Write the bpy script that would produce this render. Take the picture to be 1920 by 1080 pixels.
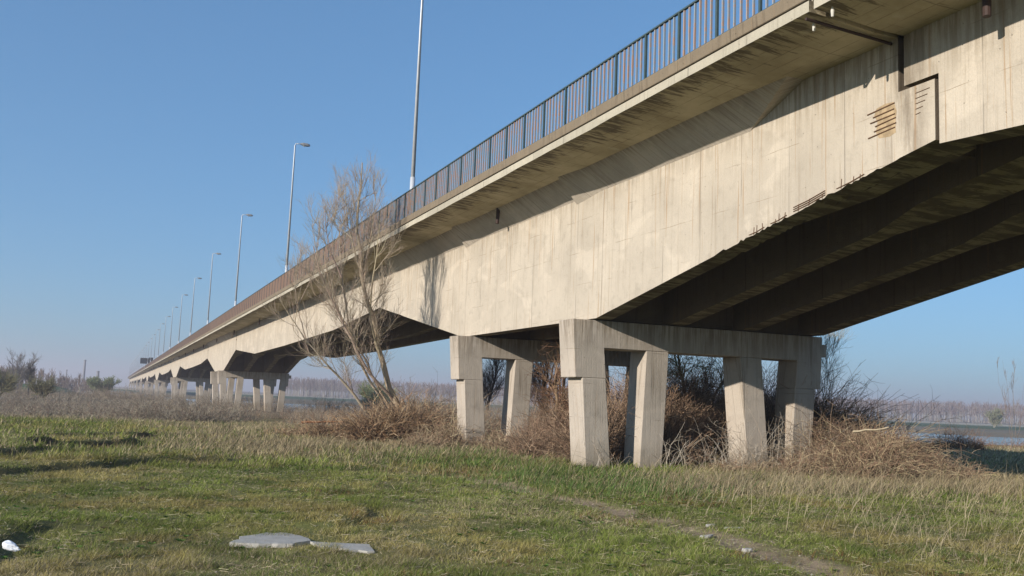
import bpy, bmesh, math, random
import numpy as np
from mathutils import Matrix, Vector
random.seed(7)
rng = np.random.default_rng(11)
R = math.radians
scene = bpy.context.scene
for o in list(bpy.data.objects):
    bpy.data.objects.remove(o)
C = scene.collection

# ------------------------------------------------------------------ camera, sky, sun, exposure
EYE = 1.7
fwd = Vector((0, 0, 0))
def cam_axes():
    f = 1800.0
    v1 = np.array([215 - 960, -(723 - 540), -f]); v2 = np.array([5400 - 960, -(925 - 540), -f])
    y = v1 / np.linalg.norm(v1)
    x = v2 - v2.dot(y) * y; x /= np.linalg.norm(x)
    z = np.cross(x, y)
    return np.array([x, y, z])          # rows: world axes in camera space = camera-to-world rotation
M = cam_axes()
cd = bpy.data.cameras.new('camera'); cam = bpy.data.objects.new('camera', cd); C.objects.link(cam)
mw = Matrix([list(M[0]) + [0], list(M[1]) + [0], list(M[2]) + [EYE], [0, 0, 0, 1]])
cam.matrix_world = mw
cd.sensor_width = 36; cd.lens = 33.75; cd.clip_start = 0.1; cd.clip_end = 6000
scene.camera = cam

SUN = Vector((1, .35, -.36)).normalized()     # the way the light travels
EL = math.asin(-SUN.z)
AZ = math.atan2(-SUN.x, -SUN.y)               # compass angle of the sun from +Y towards +X
world = bpy.data.worlds.new('World'); scene.world = world; world.use_nodes = True
wn = world.node_tree; wn.nodes.clear()
sky = wn.nodes.new('ShaderNodeTexSky'); sky.sky_type = 'NISHITA'; sky.sun_disc = False
sky.sun_elevation = EL; sky.sun_rotation = AZ
sky.altitude = 50; sky.air_density = 1.0; sky.dust_density = 0.6; sky.ozone_density = 3.0
bg = wn.nodes.new('ShaderNodeBackground'); bg.inputs[1].default_value = 0.15
wo = wn.nodes.new('ShaderNodeOutputWorld')
gm = wn.nodes.new('ShaderNodeGamma'); gm.inputs[1].default_value = .6          # the same mild tone curve for the whole dome
tint = wn.nodes.new('ShaderNodeMix'); tint.data_type = 'RGBA'; tint.blend_type = 'MULTIPLY'; tint.inputs[0].default_value = 1
tint.inputs[7].default_value = (.59, .995, 1.38, 1)
wn.links.new(sky.outputs[0], gm.inputs[0]); wn.links.new(gm.outputs[0], tint.inputs[6]); wn.links.new(tint.outputs[2], bg.inputs[0]); wn.links.new(bg.outputs[0], wo.inputs[0])
sd = bpy.data.lights.new('sun', 'SUN'); so = bpy.data.objects.new('sun', sd); C.objects.link(so)
sd.energy = 4.9; sd.angle = R(0.55); sd.color = (1.0, .91, .80)
so.rotation_euler = SUN.to_track_quat('-Z', 'Y').to_euler()
so.location = (-40, -20, 40)
vs = scene.view_settings; vs.view_transform = 'Standard'; vs.look = 'None'
vs.exposure = 0.40; vs.gamma = 1; vs.use_curve_mapping = False

# ------------------------------------------------------------------ helpers: objects
def tag(o, label=None, cat=None, group=None, kind=None):
    if label: o['label'] = label
    if cat: o['category'] = cat
    if group: o['group'] = group
    if kind: o['kind'] = kind
    return o
def link(o, parent=None):
    C.objects.link(o)
    if parent: o.parent = parent
    return o
def empty(name, loc=(0, 0, 0), rz=0):
    o = bpy.data.objects.new(name, None); o.location = loc; o.rotation_euler = (0, 0, rz)
    o.empty_display_size = .3
    return link(o)
def mesh_np(name, V, F, mat, attrs=None, smooth=False):
    """V (n,3), F (m,k) with k = 3 or 4"""
    me = bpy.data.meshes.new(name)
    V = np.ascontiguousarray(V, dtype=np.float32); F = np.ascontiguousarray(F, dtype=np.int32)
    k = F.shape[1]
    me.vertices.add(len(V)); me.vertices.foreach_set('co', V.ravel())
    me.loops.add(F.size); me.loops.foreach_set('vertex_index', F.ravel())
    me.polygons.add(len(F)); me.polygons.foreach_set('loop_start', np.arange(0, F.size, k, dtype=np.int32))
    if smooth: me.polygons.foreach_set('use_smooth', np.ones(len(F), dtype=bool))
    me.update(calc_edges=True)
    for an, arr in (attrs or {}).items():
        arr = np.asarray(arr, dtype=np.float32)
        if arr.ndim == 1:
            a = me.attributes.new(an, 'FLOAT', 'POINT'); a.data.foreach_set('value', arr)
        else:
            a = me.attributes.new(an, 'FLOAT_COLOR', 'POINT')
            a.data.foreach_set('color', np.hstack([arr, np.ones((len(arr), 1), np.float32)]).ravel())
    me.materials.append(mat)
    return me
class MB:
    def __init__(s): s.v = []; s.f = []
    def add(s, vs_, fs):
        b = len(s.v); s.v += [tuple(v) for v in vs_]; s.f += [tuple(i + b for i in f) for f in fs]; return s
    def box(s, x0, x1, y0, y1, z0, z1):
        v = [(x, y, z) for z in (z0, z1) for y in (y0, y1) for x in (x0, x1)]
        return s.add(v, [(0, 2, 3, 1), (4, 5, 7, 6), (0, 1, 5, 4), (1, 3, 7, 5), (3, 2, 6, 7), (2, 0, 4, 6)])
    def prism_x(s, poly, x0, x1):        # poly in (y, z), clockwise or not
        n = len(poly)
        v = [(x0, y, z) for y, z in poly] + [(x1, y, z) for y, z in poly]
        return s.add(v, [tuple(range(n - 1, -1, -1)), tuple(range(n, 2 * n))] + [(i, (i + 1) % n, n + (i + 1) % n, n + i) for i in range(n)])
    def prism_y(s, poly, y0, y1):        # poly in (x, z)
        n = len(poly)
        v = [(x, y0, z) for x, z in poly] + [(x, y1, z) for x, z in poly]
        return s.add(v, [tuple(range(n)), tuple(range(2 * n - 1, n - 1, -1))] + [(i, n + i, n + (i + 1) % n, (i + 1) % n) for i in range(n)])
    def tube(s, pts, rad, n=8, cap=True):
        pts = [Vector(p) for p in pts]
        if not hasattr(rad, '__len__'): rad = [rad] * len(pts)
        rings = []
        for i, p in enumerate(pts):
            t = (pts[min(i + 1, len(pts) - 1)] - pts[max(i - 1, 0)]).normalized()
            a = t.cross(Vector((0, 0, 1)));
            if a.length < .05: a = t.cross(Vector((0, 1, 0)))
            a.normalize(); b = t.cross(a)
            rings.append([p + (a * math.cos(2 * math.pi * k / n) + b * math.sin(2 * math.pi * k / n)) * rad[i] for k in range(n)])
        vv = [v for r_ in rings for v in r_]; ff = []
        for i in range(len(pts) - 1):
            for k in range(n):
                ff.append((i * n + k, i * n + (k + 1) % n, (i + 1) * n + (k + 1) % n, (i + 1) * n + k))
        if cap: ff += [tuple(range(n - 1, -1, -1)), tuple((len(pts) - 1) * n + k for k in range(n))]
        return s.add(vv, ff)
    def mesh(s, name, mat, smooth=False, fix=True):
        me = bpy.data.meshes.new(name); me.from_pydata(s.v, [], s.f)
        if fix:
            bm = bmesh.new(); bm.from_mesh(me); bmesh.ops.recalc_face_normals(bm, faces=bm.faces); bm.to_mesh(me); bm.free()
        me.materials.append(mat)
        if smooth:
            for p in me.polygons: p.use_smooth = True
        return me
    def build(s, name, mat, parent=None, smooth=False):
        return link(bpy.data.objects.new(name, s.mesh(name, mat, smooth)), parent)
def inst(name, me, parent=None, loc=(0, 0, 0), rz=0, sc=1):
    o = bpy.data.objects.new(name, me); o.location = loc; o.rotation_euler = (0, 0, rz)
    o.scale = (sc, sc, sc) if not hasattr(sc, '__len__') else sc
    return link(o, parent)

# numpy value noise
_tab = rng.random((257, 257))
def vnoise(x, y, s=1.0, o=0):
    x = np.asarray(x) * s + o * 17.3; y = np.asarray(y) * s + o * 9.1
    xi = np.floor(x).astype(int); yi = np.floor(y).astype(int); fx = x - xi; fy = y - yi
    fx = fx * fx * (3 - 2 * fx); fy = fy * fy * (3 - 2 * fy)
    g = lambda a, b: _tab[a % 256, b % 256]
    return (g(xi, yi) * (1 - fx) + g(xi + 1, yi) * fx) * (1 - fy) + (g(xi, yi + 1) * (1 - fx) + g(xi + 1, yi + 1) * fx) * fy
def fbm(x, y, s=1.0, o=0, n=4):
    r = 0; a = .5; t = 0
    for k in range(n):
        r = r + a * vnoise(x, y, s * 2 ** k, o + k * 3.7); t += a; a *= .5
    return r / t
def ss(a, b, x):
    t = np.clip((np.asarray(x, float) - a) / (b - a), 0, 1); return t * t * (3 - 2 * t)
def segd(px, py, pts):
    """distance to polyline and signed side (left positive)"""
    best = np.full(np.shape(px), 1e9); side = np.zeros(np.shape(px)); par = np.zeros(np.shape(px))
    for i in range(len(pts) - 1):
        (ax, ay), (bx, by) = pts[i], pts[i + 1]
        dx, dy = bx - ax, by - ay; L = dx * dx + dy * dy
        t = np.clip(((px - ax) * dx + (py - ay) * dy) / L, 0, 1)
        qx = ax + t * dx; qy = ay + t * dy
        d = np.hypot(px - qx, py - qy)
        m = d < best
        best = np.where(m, d, best)
        side = np.where(m, np.sign(dx * (py - ay) - dy * (px - ax)), side)
        par = np.where(m, (i + t) / (len(pts) - 1), par)
    return best, side, par

# ------------------------------------------------------------------ helpers: materials
def new_mat(name):
    m = bpy.data.materials.new(name); m.use_nodes = True
    nt = m.node_tree; b = nt.nodes['Principled BSDF']; b.inputs['Roughness'].default_value = .9
    b.inputs['Specular IOR Level'].default_value = .2
    return m, nt, b
class G:
    """tiny node-graph helper"""
    def __init__(s, nt): s.nt = nt; s.N = nt.nodes; s.L = nt.links
    def n(s, t, **k):
        x = s.N.new(t)
        for a, b in k.items(): setattr(x, a, b)
        return x
    def co(s, scale=(1, 1, 1), out='Object', src=None):
        tc = src or s.n('ShaderNodeTexCoord').outputs[out]
        mp = s.n('ShaderNodeMapping'); mp.inputs['Scale'].default_value = scale
        s.L.new(tc, mp.inputs[0]); return mp.outputs[0]
    def noise(s, vec, scale=1, detail=6, rough=.6, dist=0):
        x = s.n('ShaderNodeTexNoise'); x.inputs['Scale'].default_value = scale; x.inputs['Detail'].default_value = detail
        x.inputs['Roughness'].default_value = rough; x.inputs['Distortion'].default_value = dist
        s.L.new(vec, x.inputs['Vector']); return x.outputs['Fac']
    def vor(s, vec, scale=1, feat='F1'):
        x = s.n('ShaderNodeTexVoronoi', feature=feat); x.inputs['Scale'].default_value = scale; s.L.new(vec, x.inputs['Vector']); return x.outputs['Distance']
    def ramp(s, fac, lo, hi, a=0.0, b=1.0):
        x = s.n('ShaderNodeMapRange', interpolation_type='SMOOTHSTEP')
        for i, v in zip((1, 2, 3, 4), (lo, hi, a, b)): x.inputs[i].default_value = v
        s.L.new(fac, x.inputs[0]); return x.outputs[0]
    def m(s, op, a, b=None):
        x = s.n('ShaderNodeMath', operation=op)
        for i, v in enumerate((a, b)):
            if v is None: continue
            if isinstance(v, (int, float)): x.inputs[i].default_value = v
            else: s.L.new(v, x.inputs[i])
        return x.outputs[0]
    def mix(s, f, a, b, mode='MIX'):
        x = s.n('ShaderNodeMix', data_type='RGBA', blend_type=mode)
        for i, v in ((0, f), (6, a), (7, b)):
            if isinstance(v, (int, float)): x.inputs[i].default_value = v
            elif isinstance(v, tuple): x.inputs[i].default_value = (*v, 1)
            else: s.L.new(v, x.inputs[i])
        return x.outputs[2]
    def bump(s, h, strength, dist, b, prev=None):
        x = s.n('ShaderNodeBump'); x.inputs['Strength'].default_value = strength; x.inputs['Distance'].default_value = dist
        s.L.new(h, x.inputs['Height'])
        if prev is not None: s.L.new(prev, x.inputs['Normal'])
        s.L.new(x.outputs[0], b.inputs['Normal']); return x.outputs[0]

def concrete(name, base, dark, rust=.5, seams=1.2, streak=.5, zsc=1.0, axis='yz', blot=.35, lift=.0, pours=.6, joints=(), top=None, top_h=.9, base_dirt=False):
    """board-marked weathered concrete; 'along' coordinate runs horizontally on any vertical face"""
    m, nt, b = new_mat(name); g = G(nt)
    tc = g.n('ShaderNodeTexCoord').outputs['Object']
    sp = g.n('ShaderNodeSeparateXYZ'); g.L.new(tc, sp.inputs[0]); x, y, z = sp.outputs
    along = g.m('ADD', x, y)
    cb = g.n('ShaderNodeCombineXYZ'); g.L.new(along, cb.inputs[0]); g.L.new(z, cb.inputs[1])
    uv = cb.outputs[0]
    big = g.noise(tc, .45, 8, .62)
    mid = g.noise(tc, 3.2, 8, .65)
    fine = g.noise(tc, 38, 4, .6)
    col = g.mix(g.ramp(big, .3, .72), base, tuple(c * .80 for c in base))
    col = g.mix(g.m('MULTIPLY', g.ramp(mid, .5, .8), blot), col, tuple(c * .62 for c in base))
    # pale limewash / repair patches
    pat = g.noise(g.co((.5, .5, .9), src=tc), 1.1, 5, .5, .6)
    col = g.mix(g.ramp(pat, .55, .64, 0, .55), col, tuple(min(1, c * 1.13) for c in base))
    # pour lines, level
    zz = g.m('ADD', z, g.m('MULTIPLY', g.noise(tc, .8, 2), .10))
    fz = g.m('FRACT', g.m('DIVIDE', zz, .92))
    pl = g.m('MULTIPLY', g.ramp(g.m('ABSOLUTE', g.m('SUBTRACT', fz, .5)), .0, .012, 1, 0), g.ramp(g.noise(tc, 1.3, 3), .45, .65))
    col = g.mix(g.m('MULTIPLY', pl, pours), col, dark)
    # vertical board / panel seams
    wob = g.m('ADD', along, g.m('MULTIPLY', g.noise(g.co((.4, .4, .3), src=tc), 1, 2), .06))
    fy = g.m('FRACT', g.m('DIVIDE', wob, seams))
    seam = g.m('MULTIPLY', g.ramp(g.m('ABSOLUTE', g.m('SUBTRACT', fy, .5)), .002, .013, 1, 0), g.ramp(g.noise(g.co((1, 1, .6), src=tc), .8, 3), .38, .62))
    col = g.mix(g.m('MULTIPLY', seam, .65), col, tuple(c * .38 for c in base))
    # narrow board marks
    fb = g.m('FRACT', g.m('DIVIDE', along, .155))
    brd = g.ramp(g.m('ABSOLUTE', g.m('SUBTRACT', fb, .5)), .0, .06, 1, 0)
    # drips
    s1 = g.noise(g.co((5.5, .22, 1), src=uv), 1, 5, .62)
    s2 = g.noise(g.co((14, .35, 1), src=uv), 1, 4, .6)
    drip = g.m('MULTIPLY', g.ramp(s1, .50, .63), g.ramp(s2, .40, .60))
    col = g.mix(g.m('MULTIPLY', g.m('MULTIPLY', drip, streak), g.ramp(g.noise(g.co((.5, .5, .5), src=tc), 1, 4, .6), .38, .62, .25, 1.0)), col, dark)
    s3 = g.noise(g.co((9, .16, 1), src=uv), 1.3, 4, .55)
    rs = g.m('MULTIPLY', g.ramp(s3, .60, .67), rust)
    col = g.mix(rs, col, (.30, .17, .07))
    # each formwork panel took the pour a little differently
    wn_ = g.n('ShaderNodeTexWhiteNoise', noise_dimensions='1D'); g.L.new(g.m('FLOOR', g.m('ADD', g.m('DIVIDE', wob, seams), .5)), wn_.inputs['W'])
    col = g.mix(g.m('MULTIPLY', wn_.outputs['Value'], .10), col, tuple(c * .55 for c in base))
    if top is not None:      # soot and water runs coming down from the deck
        tm = g.m('MULTIPLY', g.ramp(z, top - top_h, top, 0, 1), g.ramp(g.noise(g.co((7, .5, 1), src=uv), 1, 5, .65), .40, .60))
        col = g.mix(g.m('MULTIPLY', tm, .75), col, dark)
    if base_dirt:            # splashed mud and algae at the foot
        bm_ = g.m('MULTIPLY', g.ramp(g.m('ADD', z, g.m('MULTIPLY', g.noise(tc, 2.5, 5), .9)), .35, 1.3, 1, 0), .55)
        col = g.mix(bm_, col, (.20, .16, .105))
    # pits
    pit = g.ramp(g.vor(tc, 5.0), .035, .06, 1, 0)
    col = g.mix(g.m('MULTIPLY', pit, .7), col, tuple(c * .3 for c in base))
    col = g.mix(g.ramp(fine, .35, .75, 0, .25), col, tuple(c * .6 for c in base))
    if joints:
        for yj in joints:
            w_ = g.ramp(g.m('ABSOLUTE', g.m('SUBTRACT', y, yj)), .05, .75, 1, 0)
            w2 = g.m('MULTIPLY', w_, g.ramp(g.noise(g.co((7, 3.5, .6), src=tc), 1, 5, .65), .36, .62))
            col = g.mix(g.m('MULTIPLY', w2, .62), col, (.13, .10, .07))
    g.L.new(col, b.inputs['Base Color'])
    h = g.m('ADD', g.m('MULTIPLY', mid, .5), g.m('MULTIPLY', fine, .35))
    h = g.m('SUBTRACT', h, g.m('ADD', g.m('MULTIPLY', seam, .5), g.m('ADD', g.m('MULTIPLY', brd, .12), g.m('MULTIPLY', pit, .8))))
    g.bump(h, .8, .03, b)
    b.inputs['Roughness'].default_value = .92
    return m

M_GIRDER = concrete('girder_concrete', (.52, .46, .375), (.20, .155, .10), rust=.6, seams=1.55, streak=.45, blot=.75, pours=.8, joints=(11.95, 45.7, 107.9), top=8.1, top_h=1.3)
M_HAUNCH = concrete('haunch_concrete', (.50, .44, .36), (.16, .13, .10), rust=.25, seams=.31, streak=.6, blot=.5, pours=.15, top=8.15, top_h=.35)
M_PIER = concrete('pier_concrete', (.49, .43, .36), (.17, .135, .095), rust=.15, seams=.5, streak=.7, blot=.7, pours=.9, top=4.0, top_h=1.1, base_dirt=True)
M_INNER = concrete('shade_toned_inner_concrete', (.17, .135, .10), (.06, .045, .03), rust=.3, seams=1.55, streak=.5, blot=.7)  # darker base for inner webs and diaphragms, shade put into the colour
M_FASCIA = concrete('fascia_concrete', (.46, .42, .33), (.14, .12, .09), rust=.1, seams=1.9, streak=.5, blot=.5)
M_KERB = concrete('kerb_concrete', (.23, .185, .13), (.07, .055, .04), rust=.2, seams=2.7, streak=.8, blot=.8)

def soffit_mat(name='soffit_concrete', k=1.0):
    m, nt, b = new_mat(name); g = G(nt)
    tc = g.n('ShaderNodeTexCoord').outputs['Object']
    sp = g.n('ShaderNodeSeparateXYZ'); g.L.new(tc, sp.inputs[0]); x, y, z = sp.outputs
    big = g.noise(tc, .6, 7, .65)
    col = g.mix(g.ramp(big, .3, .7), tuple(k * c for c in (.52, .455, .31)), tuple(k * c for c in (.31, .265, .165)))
    fb = g.m('FRACT', g.m('DIVIDE', x, .31))
    ln = g.m('MULTIPLY', g.ramp(g.m('ABSOLUTE', g.m('SUBTRACT', fb, .5)), .0, .05, 1, 0), g.ramp(g.noise(tc, 1.5, 3), .35, .6))
    fy = g.m('FRACT', g.m('DIVIDE', y, 2.4))
    ly = g.ramp(g.m('ABSOLUTE', g.m('SUBTRACT', fy, .5)), .0, .008, 1, 0)
    col = g.mix(g.m('MULTIPLY', g.m('MAXIMUM', ln, ly), .55), col, (.09, .07, .045))
    st = g.noise(g.co((.9, 5.0, 1), src=tc), 1.1, 7, .68, .4)
    edge = g.ramp(x, 9.95, 11.2, .55, .36)
    stn = g.ramp(g.m('ADD', st, g.m('SUBTRACT', edge, .5)), .47, .58)
    col = g.mix(g.m('MULTIPLY', stn, .8), col, (.085, .065, .04))
    pal = g.noise(tc, 1.7, 4, .5)
    col = g.mix(g.ramp(pal, .60, .72, 0, .45), col, tuple(k * c for c in (.50, .47, .34)))
    g.L.new(col, b.inputs['Base Color'])
    g.bump(g.m('SUBTRACT', g.noise(tc, 20, 5), g.m('MULTIPLY', g.m('MAXIMUM', ln, ly), .6)), .5, .02, b)
    return m
M_SOFFIT = soffit_mat(); M_UNDER = soffit_mat('girder_underside_concrete', .62)  # girder underside copy is darker, with shade in its colour

def rail_mat():
    m, nt, b = new_mat('rusty_teal_railing_paint'); g = G(nt)
    tc = g.n('ShaderNodeTexCoord').outputs['Object']
    ge = g.n('ShaderNodeNewGeometry').outputs['Position']
    n1 = g.noise(g.co((1, 3.1, 5), src=ge), 3.0, 5, .7)
    n2 = g.noise(g.co((1, 6.3, 1.6), src=ge), 1.0, 3, .6)
    sp = g.n('ShaderNodeSeparateXYZ'); g.L.new(ge, sp.inputs[0])
    far = g.ramp(sp.outputs[1], 30, 85, 0, .20)          # the far stretch is rustier
    f = g.ramp(g.m('ADD', g.m('ADD', g.m('MULTIPLY', n1, .5), g.m('MULTIPLY', n2, .5)), far), .44, .58)
    col = g.mix(f, (.22, .27, .31), (.36, .23, .165))
    col = g.mix(g.ramp(g.noise(ge, 11, 4), .55, .7, 0, .55), col, (.34, .26, .22))
    g.L.new(col, b.inputs['Base Color']); b.inputs['Roughness'].default_value = .7
    return m
M_RAIL = rail_mat()
def plain(name, col, rough=.8, metal=0, var=.25, scale=6, spec=.3, trans=0):
    m, nt, b = new_mat(name); g = G(nt)
    tc = g.n('ShaderNodeTexCoord').outputs['Object']
    n = g.noise(tc, scale, 5, .6)
    g.L.new(g.mix(g.ramp(n, .3, .7), col, tuple(c * (1 - var) for c in col)), b.inputs['Base Color'])
    b.inputs['Roughness'].default_value = rough; b.inputs['Metallic'].default_value = metal
    b.inputs['Specular IOR Level'].default_value = spec
    return m
M_POST = plain('dark_teal_post_paint', (.055, .085, .085), .6)
M_GALV = plain('galvanised_steel', (.6, .62, .64), .5, .25, .15, 3, .5)
M_DARKP = plain('dark_lamp_housing', (.26, .26, .26), .5)
M_REBAR = plain('rusty_rebar', (.13, .07, .04), .9)
M_PIPE = plain('dark_brown_drain_pipe', (.05, .03, .025), .7)
M_ASPH = plain('asphalt', (.05, .05, .05), .9)
M_DARKPANEL = plain('dark_sign_back', (.03, .035, .04), .6)
M_WHITEPVC = plain('white_porcelain', (.6, .58, .52), .4)

def attr_mat(name, attr='col', var=.3, scale=8, rough=.85, trans=0.0, spec=.15, world_scale=None):
    m, nt, b = new_mat(name); g = G(nt)
    a = g.n('ShaderNodeAttribute', attribute_name=attr)
    ge = g.n('ShaderNodeNewGeometry').outputs['Position']
    n = g.noise(ge, scale, 4, .6)
    col = g.mix(g.ramp(n, .3, .7, 0, var), a.outputs['Color'], g.mix(1.0, a.outputs['Color'], (.45, .45, .45), 'MULTIPLY'))
    g.L.new(col, b.inputs['Base Color']); b.inputs['Roughness'].default_value = rough
    b.inputs['Specular IOR Level'].default_value = spec
    if trans:
        tr = g.n('ShaderNodeBsdfTranslucent'); mx = g.n('ShaderNodeMixShader'); mx.inputs[0].default_value = trans
        g.L.new(col, tr.inputs[0]); g.L.new(b.outputs[0], mx.inputs[1]); g.L.new(tr.outputs[0], mx.inputs[2])
        g.L.new(mx.outputs[0], nt.nodes['Material Output'].inputs[0])
    return m
M_GRASS = attr_mat('grass_blades', var=.35, scale=1.2, trans=.3)
M_TWIG = attr_mat('bare_twigs', var=.35, scale=12, rough=.9)
M_LEAF = attr_mat('fresh_leaves', var=.3, scale=3, trans=.3)

# ------------------------------------------------------------------ ground height and colour
RUTS = [  # polylines of small earth steps, higher on the left side; (points, height, width)
    ([(-4.2, 17.0), (-1.78, 19.9), (-.7, 21.2), (.3, 22.2), (1.0, 23.3), (1.9, 23.8), (3.4, 24.3)], .10),
    ([(-3.2, 22.2), (-2.2, 24.2), (-1.4, 26.2), (-.6, 27.6)], .12),
    ([(-2.0, 26.2), (-.9, 28.3), (.2, 29.2), (1.0, 31.8)], .17),
    ([(-2.6, 30.5), (-1.0, 32.5), (.6, 33.6), (1.6, 36.5)], .17),
    ([(-2.6, 8.6), (-1.25, 10.0), (-.95, 11.2), (-.9, 12.2), (-.5, 13.2)], .07),
    ([(2.7, 12.3), (3.2, 13.3), (3.9, 14.6)], .05),
    ([(-1.2, 12.7), (.3, 13.0), (1.2, 12.6), (1.9, 12.2)], .03),
]
PATH = [(4.5, 26.5), (6.06, 23.5), (7.37, 19.5), (7.83, 14.6), (7.56, 11.0), (7.3, 8.3), (6.8, 5.0)]
def uf(x, y): return .8 * x + .6 * y + 3.0 * np.minimum(0, x - 12)
def height(x, y, detail=True):
    x = np.asarray(x, float); y = np.asarray(y, float)
    z = -.7 * ss(36, 82, y)
    u = uf(x, y)
    z = z - 2.6 * ss(92, 128, u)
    z = z + 2.1 * ss(226, 244, u) + .25 * ss(400, 430, u)
    # green levee far left
    lv = ss(205, 225, y) * (1 - ss(245, 262, y)) * (1 - ss(-14, -4, x))
    z = z + 2.0 * lv
    # right-hand grass bank rises a little
    near = 1 - ss(60, 90, np.hypot(x, y))
    z = z + near * (.08 * (fbm(x, y, .35, 1) - .5) + .04 * (fbm(x, y, 1.4, 2) - .5))
    # left side swells a little
    z = z + .10 * ss(3, -3, x) * ss(16, 26, y) * (1 - ss(45, 70, y)) * (.4 + .6 * fbm(x, y, .5, 5))
    if detail:
        jx = x + .22 * (fbm(x, y, 1.6, 8) - .5) * 2; jy = y + .22 * (fbm(x, y, 1.6, 9) - .5) * 2
        for pts, hh in RUTS:
            d, s_, t = segd(jx, jy, pts)
            sd_ = d * s_
            env = ss(0, .12, t) * (1 - ss(.86, 1, t))
            up = hh * ss(-.05, .12, sd_) * (1 - ss(.5, 2.6, sd_))
            dn = -hh * .45 * ss(-.7, -.12, sd_) * (1 - ss(-.10, .02, sd_))
            z = z + env * (up + dn)
        d, s_, t = segd(x, y, PATH)
        z = z - .05 * (1 - ss(.15, .45, d))
    return z
def straw_mask(x, y):
    """1 where last year's dry grass dominates"""
    n = fbm(x, y, .28, 21, 4); n2 = fbm(x, y, 1.1, 22, 3)
    a = (.25 * ss(9.5, 12, x) + .75 * ss(15.2, 17.0, y)) * ss(9.5, 12.5, x) * (1 - ss(19.5, 23, y) * (1 - ss(14, 17, x)))
    d, s_, t = segd(x, y, PATH)
    b = ss(22, 27, y) * ss(0.5, 4, x) * .85                       # mid left straw field
    c = ss(48, 64, y) * .8
    a = np.maximum(np.maximum(a * 1.1, b * .95), c)
    green_strip = np.exp(-((x - 9.3) / 1.5) ** 2) * ss(12, 15, y) * (1 - ss(24, 28, y))
    m = a - .75 * green_strip + (n - .5) * 1.3 + (n2 - .5) * .5
    return np.clip(m, 0, 1)
def ground_col(x, y):
    n = fbm(x, y, .5, 31, 4)[..., None]; n2 = fbm(x, y, 2.3, 33, 4)[..., None]
    green = np.array([.13, .155, .04]); olive = np.array([.20, .175, .075]); soil = np.array([.13, .095, .06]); straw = np.array([.24, .19, .10])
    c = green * (1 - n) + olive * n
    m = straw_mask(x, y)[..., None]
    c = c * (1 - m * .8) + straw * m * .8
    c = c * (.75 + .5 * n2)
    d, s_, t = segd(x, y, PATH)
    w = (.46 + .35 * (fbm(x, y, 1.2, 35) - .5)) * (1 + .35 * ss(18, 9, y))
    p = (1 - ss(w * .35, w, d + .35 * (fbm(x, y, 3.0, 36, 3) - .5)))[..., None] * (.4 + .6 * ss(.3, .6, n2))
    c = c * (1 - p) + np.array([.32, .25, .175]) * (.7 + .6 * n2) * p
    jx = x + .22 * (fbm(x, y, 1.6, 8) - .5) * 2; jy = y + .22 * (fbm(x, y, 1.6, 9) - .5) * 2
    for pts, hh in RUTS:
        d, s_, t = segd(jx, jy, pts)
        q = (1 - ss(.02, .13, d))[..., None] * min(1, hh * 6) * (ss(0, .1, t) * (1 - ss(.9, 1, t)))[..., None]
        c = c * (1 - q) + np.array([.065, .05, .035]) * q
    u = uf(x, y)[..., None]
    far_brown = np.array([.19, .155, .115])
    f = ss(75, 125, y)[..., None] * (1 - ss(100, 104, u) * 0)
    c = c * (1 - f) + far_brown * (.7 + .6 * n) * f
    sand = np.array([.42, .38, .30]); gfield = np.array([.07, .11, .05]); dry = np.array([.20, .17, .125])
    for (a, b, cc) in ((228, 240, dry), (325, 340, gfield), (470, 490, sand), (640, 660, dry)):
        q = ss(a, b, u + 30 * (n - .5)); c = c * (1 - q) + cc * (.8 + .4 * n) * q
    lv = (ss(200, 215, y) * (1 - ss(262, 280, y)) * (1 - ss(-14, -6, x)))[..., None]
    c = c * (1 - lv) + np.array([.06, .13, .05]) * lv
    return c
def axis(core0, core1, step, lo, hi):
    a = list(np.arange(core0, core1 + 1e-6, step)); s = step; v = core1
    while v < hi: s *= 1.13; v += s; a.append(min(v, hi))
    s = step; v = core0; pre = []
    while v > lo: s *= 1.13; v -= s; pre.append(max(v, lo))
    return np.array(pre[::-1] + a)
def build_ground():
    xs = axis(-6, 17, .10, -3000, 4000); ys = axis(7, 38, .12, -500, 4500)
    X, Y = np.meshgrid(xs, ys); x = X.ravel(); y = Y.ravel()
    z = height(x, y)
    V = np.stack([x, y, z], 1); nx = len(xs); ny = len(ys)
    i = (np.arange(ny - 1)[:, None] * nx + np.arange(nx - 1)[None]).ravel()
    F = np.stack([i, i + 1, i + 1 + nx, i + nx], 1)
    m, nt, b = new_mat('meadow_soil_and_turf'); g = G(nt)
    a = g.n('ShaderNodeAttribute', attribute_name='col')
    ge = g.n('ShaderNodeNewGeometry').outputs['Position']
    n = g.noise(ge, 9, 8, .7); n2 = g.noise(ge, .12, 6, .6)
    col = g.mix(g.ramp(n, .3, .7, 0, .65), a.outputs['Color'], g.mix(1.0, a.outputs['Color'], (.4, .4, .38), 'MULTIPLY'))
    col = g.mix(g.ramp(n2, .35, .7, 0, .35), col, g.mix(1.0, a.outputs['Color'], (1.3, 1.2, .9), 'MULTIPLY'))
    g.L.new(col, b.inputs['Base Color']); g.bump(n, .8, .05, b)
    me = mesh_np('ground', V, F, m, {'col': ground_col(x, y)}, smooth=True)
    o = link(bpy.data.objects.new('ground', me)); tag(o, kind='structure'); return o
build_ground()
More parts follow.
